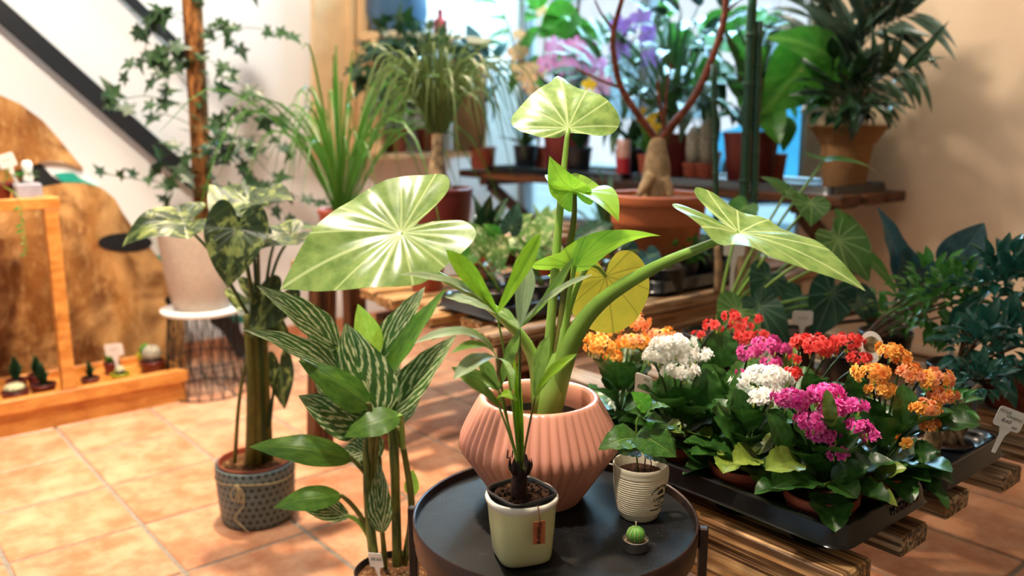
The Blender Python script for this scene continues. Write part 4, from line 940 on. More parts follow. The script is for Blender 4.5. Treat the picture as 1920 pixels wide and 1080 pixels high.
soil_disc('soil', IC+Vector((0, 0, .29)), .139, M['soil'], iv, .008, 2)
tube('coir_pole', [IC+Vector((.02, .03, .26)), IC+Vector((.028, .03, .75)), IC+Vector((.035, .03, 1.45))], [.040, .037, .038], M['coir'], iv, 30, 14)
PB = IC+Vector((.03, .03, 0))
vines = []
def leafat(p, d, s, n=None):
    put_leaf('leaf', L_IVY[rnd.randrange(2)], p, p+Vector(d).normalized()*s, n if n else Vector((rnd.uniform(-.5, .5), -.7, rnd.uniform(.1, 1))), iv)
r2 = random.Random(21); cnt = 0
for k in range(26):                 # short runners leaving the pole, most of them to the right
    z = r2.uniform(.38, 1.42); sx = r2.choice((-1, 1, 1, 1, 1, 1, 1)); L = r2.uniform(.12, .46) if sx > 0 else r2.uniform(.06, .16)
    p0 = PB+Vector((.03*sx, -.02, z)); p2 = p0+Vector((sx*L, r2.uniform(-.12, .05), r2.uniform(-.22, .10))); p1 = p0.lerp(p2, .5)+Vector((0, -.03, r2.uniform(.02, .10)))
    vines.append(([p0, p1, p2], .0016)); Q = crom([p0, p1, p2], 8)
    for q in range(1, 9):
        if r2.random() < .68:
            d = Vector((r2.uniform(-1, 1)+sx*.3, r2.uniform(-.6, .2), r2.uniform(-1, .5))); leafat(Q[q]+d.normalized()*.012, d, r2.uniform(.045, .082)); cnt += 1
for k in range(26):                 # leaves close to the pole
    z = r2.uniform(.33, 1.45); a = r2.uniform(-2.9, -.2); e = Vector((math.cos(a), math.sin(a), 0)); p = PB+e*.045+Vector((0, 0, z)); leafat(p, e+Vector((0, 0, r2.uniform(-.8, .5))), r2.uniform(.03, .055), e+Vector((0, 0, .5)))
def runner(px, y):
    pts = [W(x, yy, y-.02*i) for i, (x, yy) in enumerate(px)]; vines.append((pts, .0018)); return pts
for lst_, lv in (((385, 235), (330, 195), (275, 180), (235, 185)), ((232, 150, 26), (215, 180, 44), (200, 195, 34), (215, 200, 30), (285, 195, 26), (245, 205, 34))), (((385, 250), (340, 225), (290, 208)), ()), (((380, 360), (320, 345), (250, 335), (195, 325)), ((190, 325, 24), (225, 330, 24), (252, 328, 24), (310, 345, 26))), (((385, 300), (350, 285), (310, 290)), ((300, 292, 26), (330, 275, 34), (345, 300, 30), (320, 345, 30), (350, 330, 30))):
    runner(lst_, 3.36)
    for x, y, s in lv: leafat(W(x, y, 3.30), (rnd.uniform(-.8, .8), -.1, rnd.uniform(-.4, .8)), PX(s, 3.3))
tubes('vine', vines, M['stem_dark'], iv, 8, 5)
# ---------------------------------------------------------------- front slatted bench (planks run along A)
FZ = .45
fb = thing('slatted_bench', AB(1.1, 1.7, 0), 'low slatted bench of scorched pine planks carrying the flower trays', 'bench')
k = 0
for b0 in (1.10, 1.285, 1.475, 1.665, 1.855, 2.045, 2.235, 2.425):
    a0 = .565+rnd.uniform(-.012, .012); LN = .735 if k < 2 else 1.02; box('plank', (LN, .088, .036), AB(a0+LN/2, b0+.044, FZ-.018), M['bench'] if k == 0 else M['bench_grey'], fb, ROTA, .004); k += 1
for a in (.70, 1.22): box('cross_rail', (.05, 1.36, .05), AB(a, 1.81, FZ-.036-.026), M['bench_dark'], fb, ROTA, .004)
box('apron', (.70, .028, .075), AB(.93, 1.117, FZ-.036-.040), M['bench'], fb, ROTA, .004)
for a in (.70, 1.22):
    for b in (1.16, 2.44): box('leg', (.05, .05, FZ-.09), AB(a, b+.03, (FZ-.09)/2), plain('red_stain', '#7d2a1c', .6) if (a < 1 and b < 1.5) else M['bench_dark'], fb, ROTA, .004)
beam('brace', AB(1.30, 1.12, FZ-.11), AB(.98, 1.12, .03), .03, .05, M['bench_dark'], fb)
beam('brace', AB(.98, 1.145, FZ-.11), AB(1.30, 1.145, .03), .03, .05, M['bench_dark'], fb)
# ---------------------------------------------------------------- middle bench (planks run along B)
MZ = .56
mb = thing('slatted_bench', AB(2.05, 2.3, 0), 'higher slatted bench of dark scorched planks behind the pink pot', 'bench')
for i, (a0, s) in enumerate(((1.66, 1.33), (1.80, 1.40), (1.94, 1.33), (2.08, 1.42), (2.22, 1.38), (2.36, 1.40))):
    box('plank', (1.55, .10, .034), AB(a0+.05, s+.775, MZ-.017), M['bench_grey'] if i == 0 else M['bench'], mb, ROTB, .004)
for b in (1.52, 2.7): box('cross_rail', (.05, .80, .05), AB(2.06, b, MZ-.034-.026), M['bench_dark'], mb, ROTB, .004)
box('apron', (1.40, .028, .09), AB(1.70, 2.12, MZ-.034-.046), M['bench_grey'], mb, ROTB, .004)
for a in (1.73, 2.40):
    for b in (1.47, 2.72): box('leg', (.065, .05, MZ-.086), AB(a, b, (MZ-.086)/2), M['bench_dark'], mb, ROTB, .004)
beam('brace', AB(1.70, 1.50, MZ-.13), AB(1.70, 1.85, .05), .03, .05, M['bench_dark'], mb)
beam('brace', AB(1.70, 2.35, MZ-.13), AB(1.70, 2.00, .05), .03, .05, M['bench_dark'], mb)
# raised stand at the back left for the grass and the ponytail palm
SZ = .66
bs = thing('plant_stand', AB(2.75, 1.7, 0), 'dark wooden stand at the back carrying the ponytail palm and the grass', 'plant stand')
for i in range(3): box('plank', (1.15, .11, .034), AB(2.50+i*.13, 1.78+.15*i, SZ-.017), M['bench'], bs, ROTB, .004)
for b in (1.56, 2.30):
    box('cross_rail', (.05, .36, .05), AB(2.62, b, SZ-.034-.026), M['bench_dark'], bs, ROTB, .004)
for a, b, b2 in ((2.44, 1.22, 1.26), (2.78, 1.56, 1.56), (2.46, 2.3, 2.3), (2.78, 2.3, 2.3)): beam('leg', AB(a, b, 0), AB(a, b2, SZ-.035), .07, .06, M['bench_dark'], bs, up=A)
# ---------------------------------------------------------------- shelf along the window
HZ = .84
ws = thing('window_shelf', AB(2.6, 3.12, HZ), 'dark live-edge wooden shelf on brackets below the window', 'shelf')
for i, b in enumerate((2.93, 3.08, 3.23)): box('plank', (2.30, .135, .04), AB(1.56+1.15+rnd.uniform(-.02, .02), b, HZ-.02), M['bench_dark'], ws, ROTA, .006)
for a in (1.78, 2.75, 3.7):
    beam('bracket', AB(a, 3.32, HZ-.36), AB(a, 2.95, HZ-.085), .05, .06, M['bench_dark'], ws, up=A)
    box('bracket_rail', (.05, .42, .04), AB(a, 3.10, HZ-.06), M['bench_dark'], ws, ROTA, .004)
# ---------------------------------------------------------------- black carry trays
def rrect(hx, hy, r, n=5):
    o = []
    for cx, cy, a0 in ((hx-r, hy-r, 0), (-hx+r, hy-r, 90), (-hx+r, -hy+r, 180), (hx-r, -hy+r, 270)):
        for k in range(n+1): a = math.radians(a0+90*k/n); o.append((cx+r*math.cos(a), cy+r*math.sin(a)))
    return o
def carry_tray(label, a0, a1, b0, b1, z, h=.062, cups=None, group='black plastic carry trays', logo=False, rotB=False):
    c = AB((a0+a1)/2, (b0+b1)/2, z); root = thing('carry_tray', c, label, 'tray', group); hx, hy = (a1-a0)/2, (b1-b0)/2
    loops = [(1, h-.034, .004), (1, h-.030, 0), (1, h-.006, -.004), (1, h, -.008), (1, h, -.014), (1, h-.010, -.020), (1, h-.022, -.024)]
    vs = []; n = None
    for _, zz, d in loops:
        L = rrect(hx+d, hy+d, .035); n = len(L); vs += [AB((a0+a1)/2+x, (b0+b1)/2+y, z+zz) for x, y in L]
    fs = [(i*n+(j+1) % n, i*n+j, (i+1)*n+j, (i+1)*n+(j+1) % n) for i in range(len(loops)-1) for j in range(n)]
    fs.append(tuple(range(len(vs)-n, len(vs)))[::-1]); wmesh('tray_rim', vs, fs, M['tray_plastic'], root)
    for (a, b) in cups or []:
        lathe('tray_cup', [(.030, 0), (.046, .001), (.048, .006), (.053, h-.024)], AB(a, b, z), M['tray_plastic'], root, 24)
    return root
T1 = (.575, 1.165, 1.115, 1.405)
KA = [1.09, .945, .80, .655]; KB = [1.19, 1.325]
carry_tray('black carry tray full of kalanchoe pots at the front of the bench', *T1, FZ+.0005, cups=[(a, b) for a in KA for b in KB])
# raised writing on the tray's short side
me = text_mesh('MODI/PO', .020, M['tray_plastic'], extrude=.0009); Rm = Matrix((B, Vector((0, 0, 1)), -A)).transposed().to_4x4()
lt_ = place('raised_lettering', me, bpy.data.objects[[o.name for o in bpy.data.objects if o.name.startswith('carry_tray')][-1]], Matrix.Translation(AB(T1[0]-.0012, 1.31, FZ+.046)) @ Rm)
T2 = (.575, 1.165, 1.435, 1.725)
carry_tray('black carry tray with the ginseng ficus, beside the price sign', *T2, FZ+.0005, cups=[(a, b) for a in (.66, .80, .945, 1.09) for b in (1.51, 1.645)])
# ---------------------------------------------------------------- kalanchoes
def floret(mat, rings=3, sd=0):
    vs = []; fs = []; uv = []; r = random.Random(sd)
    for q in range(rings):
        n = 6-q; el = .15+.55*q; rad = 1-.26*q
        for k in range(n):
            a = (k+.5*q)/n*6.2832+r.uniform(-.1, .1); e = Vector((math.cos(a), math.sin(a), 0)); s = Vector((-e.y, e.x, 0)); i = len(vs); w_ = .42*rad
            u_ = (e*math.cos(el)+Vector((0, 0, math.sin(el)))).normalized()
            vs += [e*.06+Vector((0, 0, .05*q)), u_*rad*.55+s*w_*.9+Vector((0, 0, .05*q)), u_*rad+s*w_*.45+Vector((0, 0, .05*q-.10)), u_*rad-s*w_*.45+Vector((0, 0, .05*q-.10)), u_*rad*.55-s*w_*.9+Vector((0, 0, .05*q))]
            uv += [(.5, 0), (1, .5), (.8, 1), (.2, 1), (0, .5)]; fs.append((i, i+1, i+2, i+3, i+4))
    return mesh(vs, fs, mat, uv, smooth=False)
FLO = {k: [floret(M['f_'+k], 3, i) for i in range(2)] for k in ('orange', 'amber', 'peach', 'white', 'red', 'pink', 'rose')}
BUD = mesh(*lathe_geo([(.0001, -1), (.5, -.6), (.6, 0), (.3, .8), (.0001, 1)], 6), M['bud'])
def kalanchoe(label, a, b, heads, seed, nleaf=20, extra=(), z0=None, olive=.2):
    z0 = z0 if z0 is not None else FZ+.007; c = AB(a, b, z0); r = random.Random(seed)
    root = thing('kalanchoe', c, label, 'plant', 'kalanchoes in the carry tray'); ph = .072
    simple_pot(root, c, .058, .043, ph, M['nursery_pot'], .007, seg=32)
    top = c+Vector((0, 0, ph)); yb = top.y
    for k in range(nleaf):
        an = k*2.4+r.uniform(-.3, .3); low = k < nleaf*.55; e = Vector((math.cos(an), math.sin(an), 0)); s = r.uniform(.070, .100)
        base = top+e*r.uniform(.006, .018)+Vector((0, 0, (0.004 if low else r.uniform(.02, .06))))
        el = (r.uniform(-.30, .12) if k < 7 else r.uniform(.05, .45)) if low else r.uniform(.5, 1.15)
        d = e*math.cos(el)+Vector((0, 0, math.sin(el))); nn = Vector((0, 0, 1))*math.cos(el)-e*math.sin(el)
        me = (L_KALO if r.random() < olive and low else L_KAL)[r.randrange(2)]
        put_leaf('leaf', me, base+d*.008, base+d*(s+.012), nn, root)
    for (bx, by, tx, ty, wpx, mt, nv, dy, dt) in extra:
        p = W(bx, by, yb+dy); q = W(tx, ty, yb+dt); L = (q-p).length
        put_leaf('leaf', blade(M[mt], min(1.1, PX(wpx, yb)/L), 'scallop', .10, .08, .03, 18, 8, bx, cup=.12), p, q, Vector(nv), root)
    stems = []
    for (px, py, rp, col, dy) in heads:
        hc = W(px, py, yb+dy); rp *= 1.08; R = PX(rp, yb+dy); stems.append(([top, top.lerp(hc, .6)+Vector((0, 0, .01)), hc-Vector((0, 0, R*.6))], .0022))
        n = max(1, int(2.3*(rp/9.0)**1.75)); n = min(n, 30); fr_ = .0102 if rp > 9 else .009
        for k in range(n):
            if n == 1: dv = Vector((0, -.3, .9))
            else:
                u = (k+.5)/n; th = math.acos(1-u*1.25); an = k*2.39996+r.uniform(-.2, .2)
                dv = Vector((math.sin(th)*math.cos(an), math.sin(th)*math.sin(an), math.cos(th)))
            dv = (dv+Vector((-.05, -.35, 0))*(.6 if n > 1 else 0)).normalized()
            p = hc+Vector((dv.x*R*1.12, dv.y*R*.9, dv.z*R*.50))*(r.uniform(.75, 1.05) if n > 1 else 0)+Vector((r.uniform(-1, 1), r.uniform(-1, 1), r.uniform(-1, 1)))*.003
            z = dv; x = z.cross(Vector((r.random()-.5, r.random()-.5, r.random()-.5))).normalized(); y = z.cross(x); s = fr_*r.uniform(.7, 1.25)
            cc = col if isinstance(col, str) else col[r.randrange(len(col))]
            place('flower', FLO[cc][r.randrange(2)], root, Matrix.Translation(p) @ Matrix((x*s, y*s, z*s)).transposed().to_4x4())
        for k in range(min(5, n//2)):
            an = r.random()*6.28; p = hc+Vector((math.cos(an)*R*.8, math.sin(an)*R*.7-.004, -R*.45)); place('bud', BUD, root, Matrix.Translation(p) @ Matrix.Diagonal((.003, .003, .005, 1)))
    tubes('stem', stems, M['stem_dark'], root, 6, 5)
    return root
OR = ('orange', 'amber', 'amber')
kalanchoe('double orange kalanchoe at the left end of the tray, next to the pink pot', KA[0], KB[0], [(1128, 648, 30, 'amber', 0), (1120, 635, 18, 'amber', .01), (1148, 668, 16, 'amber', -.01), (1185, 606, 32, ('orange', 'orange', 'peach'), .05), (1150, 612, 14, 'orange', .05), (1192, 642, 28, ('amber', 'peach'), .0), (1240, 632, 26, ('amber', 'peach'), .04)], 1, 22)
kalanchoe('double white kalanchoe behind the coffee mug', KA[1], KB[0], [(1262, 648, 34, 'white', 0), (1228, 668, 22, 'white', -.01), (1282, 668, 24, 'white', -.01), (1278, 696, 30, 'white', -.03), (1320, 664, 13, 'white', .0)], 2, 24, extra=((1330, 770, 1322, 690, 60, 'kalanchoe', (-.2, -1, .2), 0, .0), (1245, 800, 1275, 812, 40, 'kalanchoe_olive', (0, -.5, .9), -.06, -.09)))
kalanchoe('tall scarlet kalanchoe at the back left of the tray', KA[0]-.02, KB[1]+.005, [(1309, 628, 12, 'red', -.05), (1336, 612, 15, 'red', -.03), (1372, 594, 15, 'red', 0), (1388, 612, 20, 'red', 0), (1398, 632, 18, 'red', -.02), (1412, 600, 14, 'red', .02), (1428, 630, 13, 'red', 0)], 3, 20, extra=((1350, 690, 1348, 618, 66, 'kalanchoe', (0, -1, .2), -.03, -.02),))
kalanchoe('rose pink kalanchoe between the scarlet and the white ones', KA[1]-.03, KB[1], [(1440, 648, 24, 'rose', 0), (1402, 662, 17, 'rose', -.02), (1465, 655, 16, 'rose', .0), (1445, 682, 18, 'rose', -.02), (1391, 700, 8, 'rose', -.05)], 4, 20, extra=((1475, 700, 1483, 640, 36, 'kalanchoe_olive', (.1, -1, .2), .0, .02),))
kalanchoe('double white kalanchoe in the front row, left of the magenta one', KA[2], KB[0], [(1435, 706, 36, 'white', 0), (1462, 712, 20, 'white', 0), (1426, 744, 26, 'white', -.03), (1448, 730, 14, 'white', -.02), (1385, 718, 10, 'white', -.01)], 5, 22, extra=((1395, 800, 1378, 728, 54, 'kalanchoe', (.1, -1, .2), -.02, -.03), (1388, 840, 1338, 782, 44, 'kalanchoe', (.3, -.8, .5), -.02, -.05), (1420, 858, 1375, 868, 60, 'kalanchoe_olive', (0, -.5, .9), -.06, -.09), (1465, 800, 1440, 768, 40, 'kalanchoe', (0, -.9, .4), -.04, -.05)))
kalanchoe('bright red kalanchoe in the back row beside the round plant label', KA[2], KB[1], [(1528, 648, 32, 'red', 0), (1500, 640, 16, 'red', .01), (1550, 655, 18, 'red', 0), (1588, 640, 27, 'red', .02), (1612, 672, 20, 'red', .0), (1488, 674, 10, 'red', -.03), (1484, 702, 16, 'red', -.04)], 6, 20, extra=((1520, 740, 1508, 700, 50, 'kalanchoe', (0, -.9, .5), -.02, -.03), (1600, 745, 1598, 695, 46, 'kalanchoe', (0, -1, .3), -.02, -.02)))
kalanchoe('magenta kalanchoe at the front corner of the tray', KA[3], KB[0], [(1485, 748, 30, 'pink', 0), (1515, 745, 20, 'pink', 0), (1550, 735, 26, 'pink', .01), (1522, 790, 26, 'pink', -.03), (1545, 815, 24, 'pink', -.03), (1565, 768, 24, 'pink', -.01), (1595, 760, 22, 'pink', 0), (1610, 802, 20, 'pink', -.02), (1630, 818, 14, 'pink', -.01), (1572, 852, 13, 'pink', -.06)], 7, 24, olive=.1, extra=(
    (1500, 868, 1435, 882, 64, 'kalanchoe_olive', (.1, -.45, .9), -.05, -.09), (1530, 900, 1448, 915, 84, 'kalanchoe', (.0, -.35, .95), -.05, -.09), (1560, 905, 1608, 935, 60, 'kalanchoe', (0, -.6, .8), -.06, -.10), (1560, 905, 1630, 875, 50, 'kalanchoe', (-.2, -.5, .9), -.05, -.07), (1640, 900, 1700, 878, 44, 'kalanchoe_olive', (.0, -.4, .9), .0, -.02), (1560, 800, 1550, 730, 26, 'kalanchoe_olive', (-.3, -.9, .2), -.05, -.04), (1470, 850, 1440, 775, 44, 'kalanchoe', (.3, -.9, .2), -.02, -.02)))
kalanchoe('peach orange kalanchoe at the right corner with long outer leaves', KA[3]-.015, KB[1]+.02, [(1635, 700, 28, OR, 0), (1650, 730, 22, 'amber', -.01), (1668, 660, 22, OR, .04), (1690, 672, 14, OR, .03), (1705, 698, 22, ('peach', 'orange'), .01), (1722, 708, 16, ('peach', 'orange'), .0), (1752, 712, 30, ('peach', 'amber'), 0), (1770, 742, 22, ('peach', 'peach', 'orange'), -.01), (1738, 765, 26, ('peach', 'amber'), -.03), (1742, 795, 16, ('peach', 'orange'), -.04), (1695, 828, 10, 'amber', -.05)], 8, 20, olive=.1, extra=(
    (1740, 800, 1838, 797, 60, 'kalanchoe', (.0, -.55, .85), -.02, -.06), (1690, 800, 1692, 720, 54, 'kalanchoe', (0, -1, .2), -.02, -.01), (1715, 850, 1756, 845, 54, 'kalanchoe', (.1, -.8, .5), -.04, -.06), (1705, 880, 1778, 955, 36, 'kalanchoe', (.2, -.6, .75), -.03, -.10), (1690, 890, 1745, 905, 44, 'kalanchoe', (.1, -.6, .8), -.04, -.09)))
# labels standing in the flowers
p0 = W(1204, 770, 1.52); tag_sign('price_tag', p0, W(1207, 722, 1.505), .036, .044, [('6.00', .0145, -.001, -.005), ('P10', .007, .006, .013)], 'tilted white price tag reading 6.00 in the orange kalanchoe', (-.75, -1, .1))
p0 = W(1640, 740, 1.46); pt = thing('plant_label', p0, 'round white plant label with a little picture, standing behind the orange blooms', 'plant label')
cc = W(1634, 652, 1.48); n_ = Vector((-.35, -1, .25)).normalized(); u_ = Vector((-.15, 0, 1)); u_ = (u_-n_*u_.dot(n_)).normalized(); r_ = u_.cross(n_)
slab('label_plate', [cc+r_*(.0205*math.cos(k*.2618)+(.004 if math.sin(k*.2618) < 0 else 0)*math.sin(k*.2618))+u_*(.030*math.sin(k*.2618)) for k in range(24)], n_, .001, M['tag'], pt)
slab('picture', [cc+u_*.006+n_*.0008+r_*(.0135*math.cos(k*.2618))+u_*(.0145*math.sin(k*.2618)) for k in range(24)], n_, .0006, plain('label_picture', '#8a7c58', .5, .3, 0, .35, 90), pt)
slab('label_stake', [cc-u_*.028-r_*.003, cc-u_*.028+r_*.003, p0+r_*.002, p0-r_*.002], n_, .001, M['tag'], pt)
me = text_mesh('~~~~', .006, M['ink'], extrude=.0001); place('lettering', me, pt, Matrix.Translation(cc-u_*.021+n_*.001) @ Matrix((r_, u_, n_)).transposed().to_4x4())
# ---------------------------------------------------------------- ginseng ficus
def bonsai(label, a, b, trunk_px, crown, seed, n=60, lm=None, size=.022, pot=True):
    c = AB(a, b, FZ+.007); root = thing('ficus_bonsai', c, label, 'plant', 'ginseng ficus bonsai'); r = random.Random(seed)
    simple_pot(root, c, .05, .04, .042, M['dark_plastic'], .005, seg=24)
    top = c+Vector((0, 0, .038)); y = top.y
    h = Vector(crown[0]) if not isinstance(crown[0], (int, float)) else W(*crown[:2], y)
    tube('trunk', [top-Vector((0, 0, .01)), top.lerp(h, .35)+Vector((.008, 0, 0)), top.lerp(h, .7)+Vector((-.006, 0, 0)), h], [.019, .017, .011, .006], M['bark'], root, 14, 12)
    for k in range(4):
        an = k*1.7+.5; e = Vector((math.cos(an), math.sin(an), 0)); tube('root', [top+Vector((0, 0, .04))+e*.006, top+e*.026+Vector((0, 0, .012)), top+e*.036+Vector((0, 0, -.008))], [.009, .006, .003], M['bark'], root, 8, 7)
    R = PX(crown[2], y)
    for k in range(n):
        d = Vector((r.gauss(0, 1), r.gauss(0, 1), r.gauss(0, .8))); d = d/max(d.length, .1)*r.random()**.4
        p = h+Vector((d.x*R, d.y*R, d.z*R*.8+R*.25)); dd = (d+Vector((0, -.2, .1))).normalized()
        put_leaf('leaf', (lm or L_FIC)[k % 2], p, p+dd*size*r.uniform(.7, 1.3), Vector((r.uniform(-.4, .4), -.4, 1)), root)
    return root
bonsai('ginseng ficus with a bare orange-brown trunk at the tray corner', .645, 1.495, None, (1778, 768, 34), 3, 44, L_FIC, .03)
bonsai('ginseng ficus with swollen roots right of the orange blooms', .66, 1.645, None, (1838, 722, 42), 4, 70, L_FICD, .03)
p0 = W(1840, 858, 1.46); tag_sign('price_tag', W(1862, 848, 1.40), W(1893, 786, 1.40), .046, .036, [('FICUS', .0075, -.012, .010), ('GINSENG', .0065, .006, .0035), ('8,60', .0095, -.004, -.005), ('455', .006, .012, -.012)], 'large white price sign reading FICUS GINSENG 8,60 at the right edge', (-.15, -1, .2))
# ---------------------------------------------------------------- leafy crowns
def bush(root, c, R, n, meshes, size, seed, stems=6, foot=None, smat=None, flat=.8, droop=0.0):
    r = random.Random(seed); lst = []
    foot = Vector(foot) if foot is not None else c-Vector((0, 0, R))
    for k in range(stems):
        a = k*6.28/stems; q = c-B*R*.25+Vector((math.cos(a)*R*.5, math.sin(a)*R*.5, R*.3*r.uniform(-1, 1))); lst.append(([foot, foot.lerp(q, .5)+Vector((0, 0, R*.15)), q], .0025))
    tubes('stem', lst, smat or M['stem_brown'], root, 7, 5)
    for k in range(n):
        d = Vector((r.gauss(0, 1), r.gauss(0, 1), r.gauss(0, 1))).normalized()*r.random()**.38
        p = c+Vector((d.x*R, d.y*R, d.z*R*flat)); dd = (d+Vector((r.uniform(-.5, .5), r.uniform(-.6, .2), r.uniform(-.5, .5)-droop))).normalized(); s = size*r.uniform(.65, 1.35)
        for ax_, lim in ((B, WB_-.06), (A, WL-.06)):
            if (p+dd*s).dot(ax_) > lim: p = p-ax_*((p+dd*s).dot(ax_)-lim+r.uniform(0, .06))
        put_leaf('leaf', meshes[k % len(meshes)], p, p+dd*s, Vector((r.uniform(-.5, .5), -.35, 1)), root)
def leafset(root, lst, y, foot, mat_default, petr=.003, pm_=None, shape='heart'):
    ft = Vector(foot)
    for k, L_ in enumerate(lst):
        b, tp, wpx, nv = L_[:4]; mt = L_[4] if len(L_) > 4 and L_[4] else mat_default; d0, d1 = L_[5:7] if len(L_) > 6 else (0, 0)
        p = W(*b, y+d0); q = W(*tp, y+d1); L = (q-p).length; wr = min(1.5, PX(wpx, y)/L)
        me = heart(M[mt], wr, HEART, .10, .12, .02, 7, 4, lobes=.05, wave=.01, seed=k) if shape == 'heart' else blade(M[mt], min(wr, 1), shape, .08, .15, .015, 14, 6, k)
        put_leaf('leaf', me, p, q, Vector(nv), root)
        tube('petiole', [ft+Vector((.004*(k % 3), 0, 0)), ft.lerp(p, .5)+Vector((0, 0, .02)), p], [petr*1.3, petr], pm_ or M['stem_green'], root, 10, 6)
# ---------------------------------------------------------------- plants at the back of the front bench
def benchpot(name, a, b, label, cat='plant', rt=.06, h=.09, mat=None, z=FZ+.0005, group=None):
    c = AB(a, b, z); root = thing(name, c, label, cat, group); simple_pot(root, c, rt, rt*.76, h, mat or M['dark_plastic'], .006, seg=28); return root, c, c+Vector((0, 0, h*.92))
hp, c, top = benchpot('potted_plant', 1.33, 1.80, 'philodendron with large veined heart leaves behind the red kalanchoes', rt=.075, h=.11)
Y = c.y
leafset(hp, [((1385, 585), (1345, 625), 110, (-.1, -.9, .4), 'heart', -.1, -.14), ((1440, 520), (1408, 565), 90, (.2, -.9, .35), 'heart_dark', 0, -.02), ((1425, 575), (1480, 650), 70, (.15, -.9, .4), 'heart_dark', -.08, -.12),
  ((1520, 382), (1520, 425), 70, (.0, -.8, .6), 'heart', 0, -.04), ((1475, 360), (1425, 332), 34, (-.2, -.6, .8), 'heart', .1, .12), ((1570, 450), (1630, 530), 100, (.2, -.8, .5), 'heart', -.05, -.1), ((1600, 470), (1685, 560), 56, (.4, -.6, .7), 'bigleaf', 0, -.05),
  ((1580, 420), (1635, 470), 60, (.3, -.6, .7), 'bigleaf', .1, .1), ((1560, 550), (1520, 640), 90, (.0, -.9, .4), 'heart_dark', .05, .02), ((1610, 560), (1640, 625), 70, (.3, -.8, .5), 'heart_dark', .05, .02), ((1545, 300), (1648, 325), 30, (.1, -.3, .95), 'bigleaf', .15, .15), ((1395, 390), (1360, 425), 60, (-.1, -.6, .8), 'bigleaf', .1, .08), ((1500, 560), (1470, 600), 80, (0, -.8, .5), 'heart_dark', .08, .06)], Y, top, 'heart', .0035)
tag_sign('price_tag', W(1502, 640, Y-.08), W(1505, 596, Y-.08), .05, .036, [('~~~', .014, 0, .0)], 'pale price tag standing in the philodendron behind the red flowers', (-.1, -1, .1), M['tag'])
pq = WZ(1372, 520, MZ+.09); tag_sign('price_tag', Vector((pq.x, pq.y, MZ+.03)), pq+Vector((0, -.01, .085)), .06, .04, [], 'white price tag below the big right-hand elephant ear leaf', (-.1, -1, .1))
bl, c, top = benchpot('potted_plant', 1.06, 2.20, 'dark blue-green broad leaved plant against the beige wall', rt=.07, h=.10)
leafset(bl, [((1690, 540), (1645, 388), 52, (.3, -.9, .2)), ((1705, 560), (1690, 450), 66, (.2, -.95, .2)), ((1730, 560), (1735, 470), 60, (.1, -.95, .2)), ((1775, 515), (1845, 418), 86, (-.2, -.9, .35)), ((1760, 560), (1800, 470), 50, (-.1, -.9, .35))], c.y, top, 'blue_leaf', .003, M['stem_dark'], 'ovate')
BZ = FZ+.0005
for nm, a, b, lab, lms, cx, cy, R, n, sz, sd in (
    ('potted_plant', 1.02, 1.93, 'dense small-leaved green ficus with a blue pot stake, behind the orange kalanchoe', L_FIC, 1768, 560, 84, 230, .038, 11),
    ('potted_plant', .80, 2.02, 'glossy dark-leaved ficus at the far right behind the price sign', L_FICD, 1890, 545, 95, 230, .050, 12),
    ('potted_plant', 1.22, 2.02, 'loose young ficus with light leaves beside the philodendron', L_FIC, 1665, 585, 44, 60, .034, 13),
    ('potted_plant', .74, 1.84, 'low dark ficus right of the round label with drooping leaves', L_FICD, 1870, 650, 80, 140, .050, 14)):
    root, c, top = benchpot(nm, a, b, lab, rt=.065, h=.10, mat=M['dark_plastic'] if sd != 14 else M['glass_blue'], group=None)
    cc = W(cx, cy, c.y-.02); bush(root, cc, PX(R, c.y), n, lms, sz, sd, 7, top)
for px, py, y, lab in ((1782, 640, 1.86, 'narrow white plant stake in the dense ficus'), (1832, 600, 1.80, 'slanted pale blue plant stake right of the dense ficus')):
    p = W(px, py+46, y); q = W(px+(4 if px < 1800 else 18), py-30, y)
    o = beam('plant_stake', p, q, .003, .011, M['tag']); prop(o, lab, 'plant stake')
tube_pot = thing('ceramic_bowl', AB(.70, 2.13, BZ), 'shallow brown bowl of bark at the right edge behind the sign', 'bowl')
simple_pot(tube_pot, AB(.70, 2.13, BZ), .10, .07, .085, M['bark_red'], .008, soil=True, smat=M['bark_soil'])
# ---------------------------------------------------------------- things on the middle bench
def midpot(a, b, label, rt=.052, h=.085, mat=None, z=MZ+.0005, cat='plant', group=None): 
    c = AB(a, b, z); root = thing('potted_plant', c, label, cat, group); simple_pot(root, c, rt, rt*.78, h, mat or M['dark_plastic'], .005, seg=24); return root, c, c+Vector((0, 0, h*.92))
carry_tray('low black tray on the middle bench in front of the terracotta pot', 1.70, 1.99, 2.02, 2.62, MZ+.0005, .05, group='black trays on the middle bench')
carry_tray('low black tray under the variegated plants on the middle bench', 1.72, 2.02, 1.40, 1.98, MZ+.0005, .05, group='black trays on the middle bench')
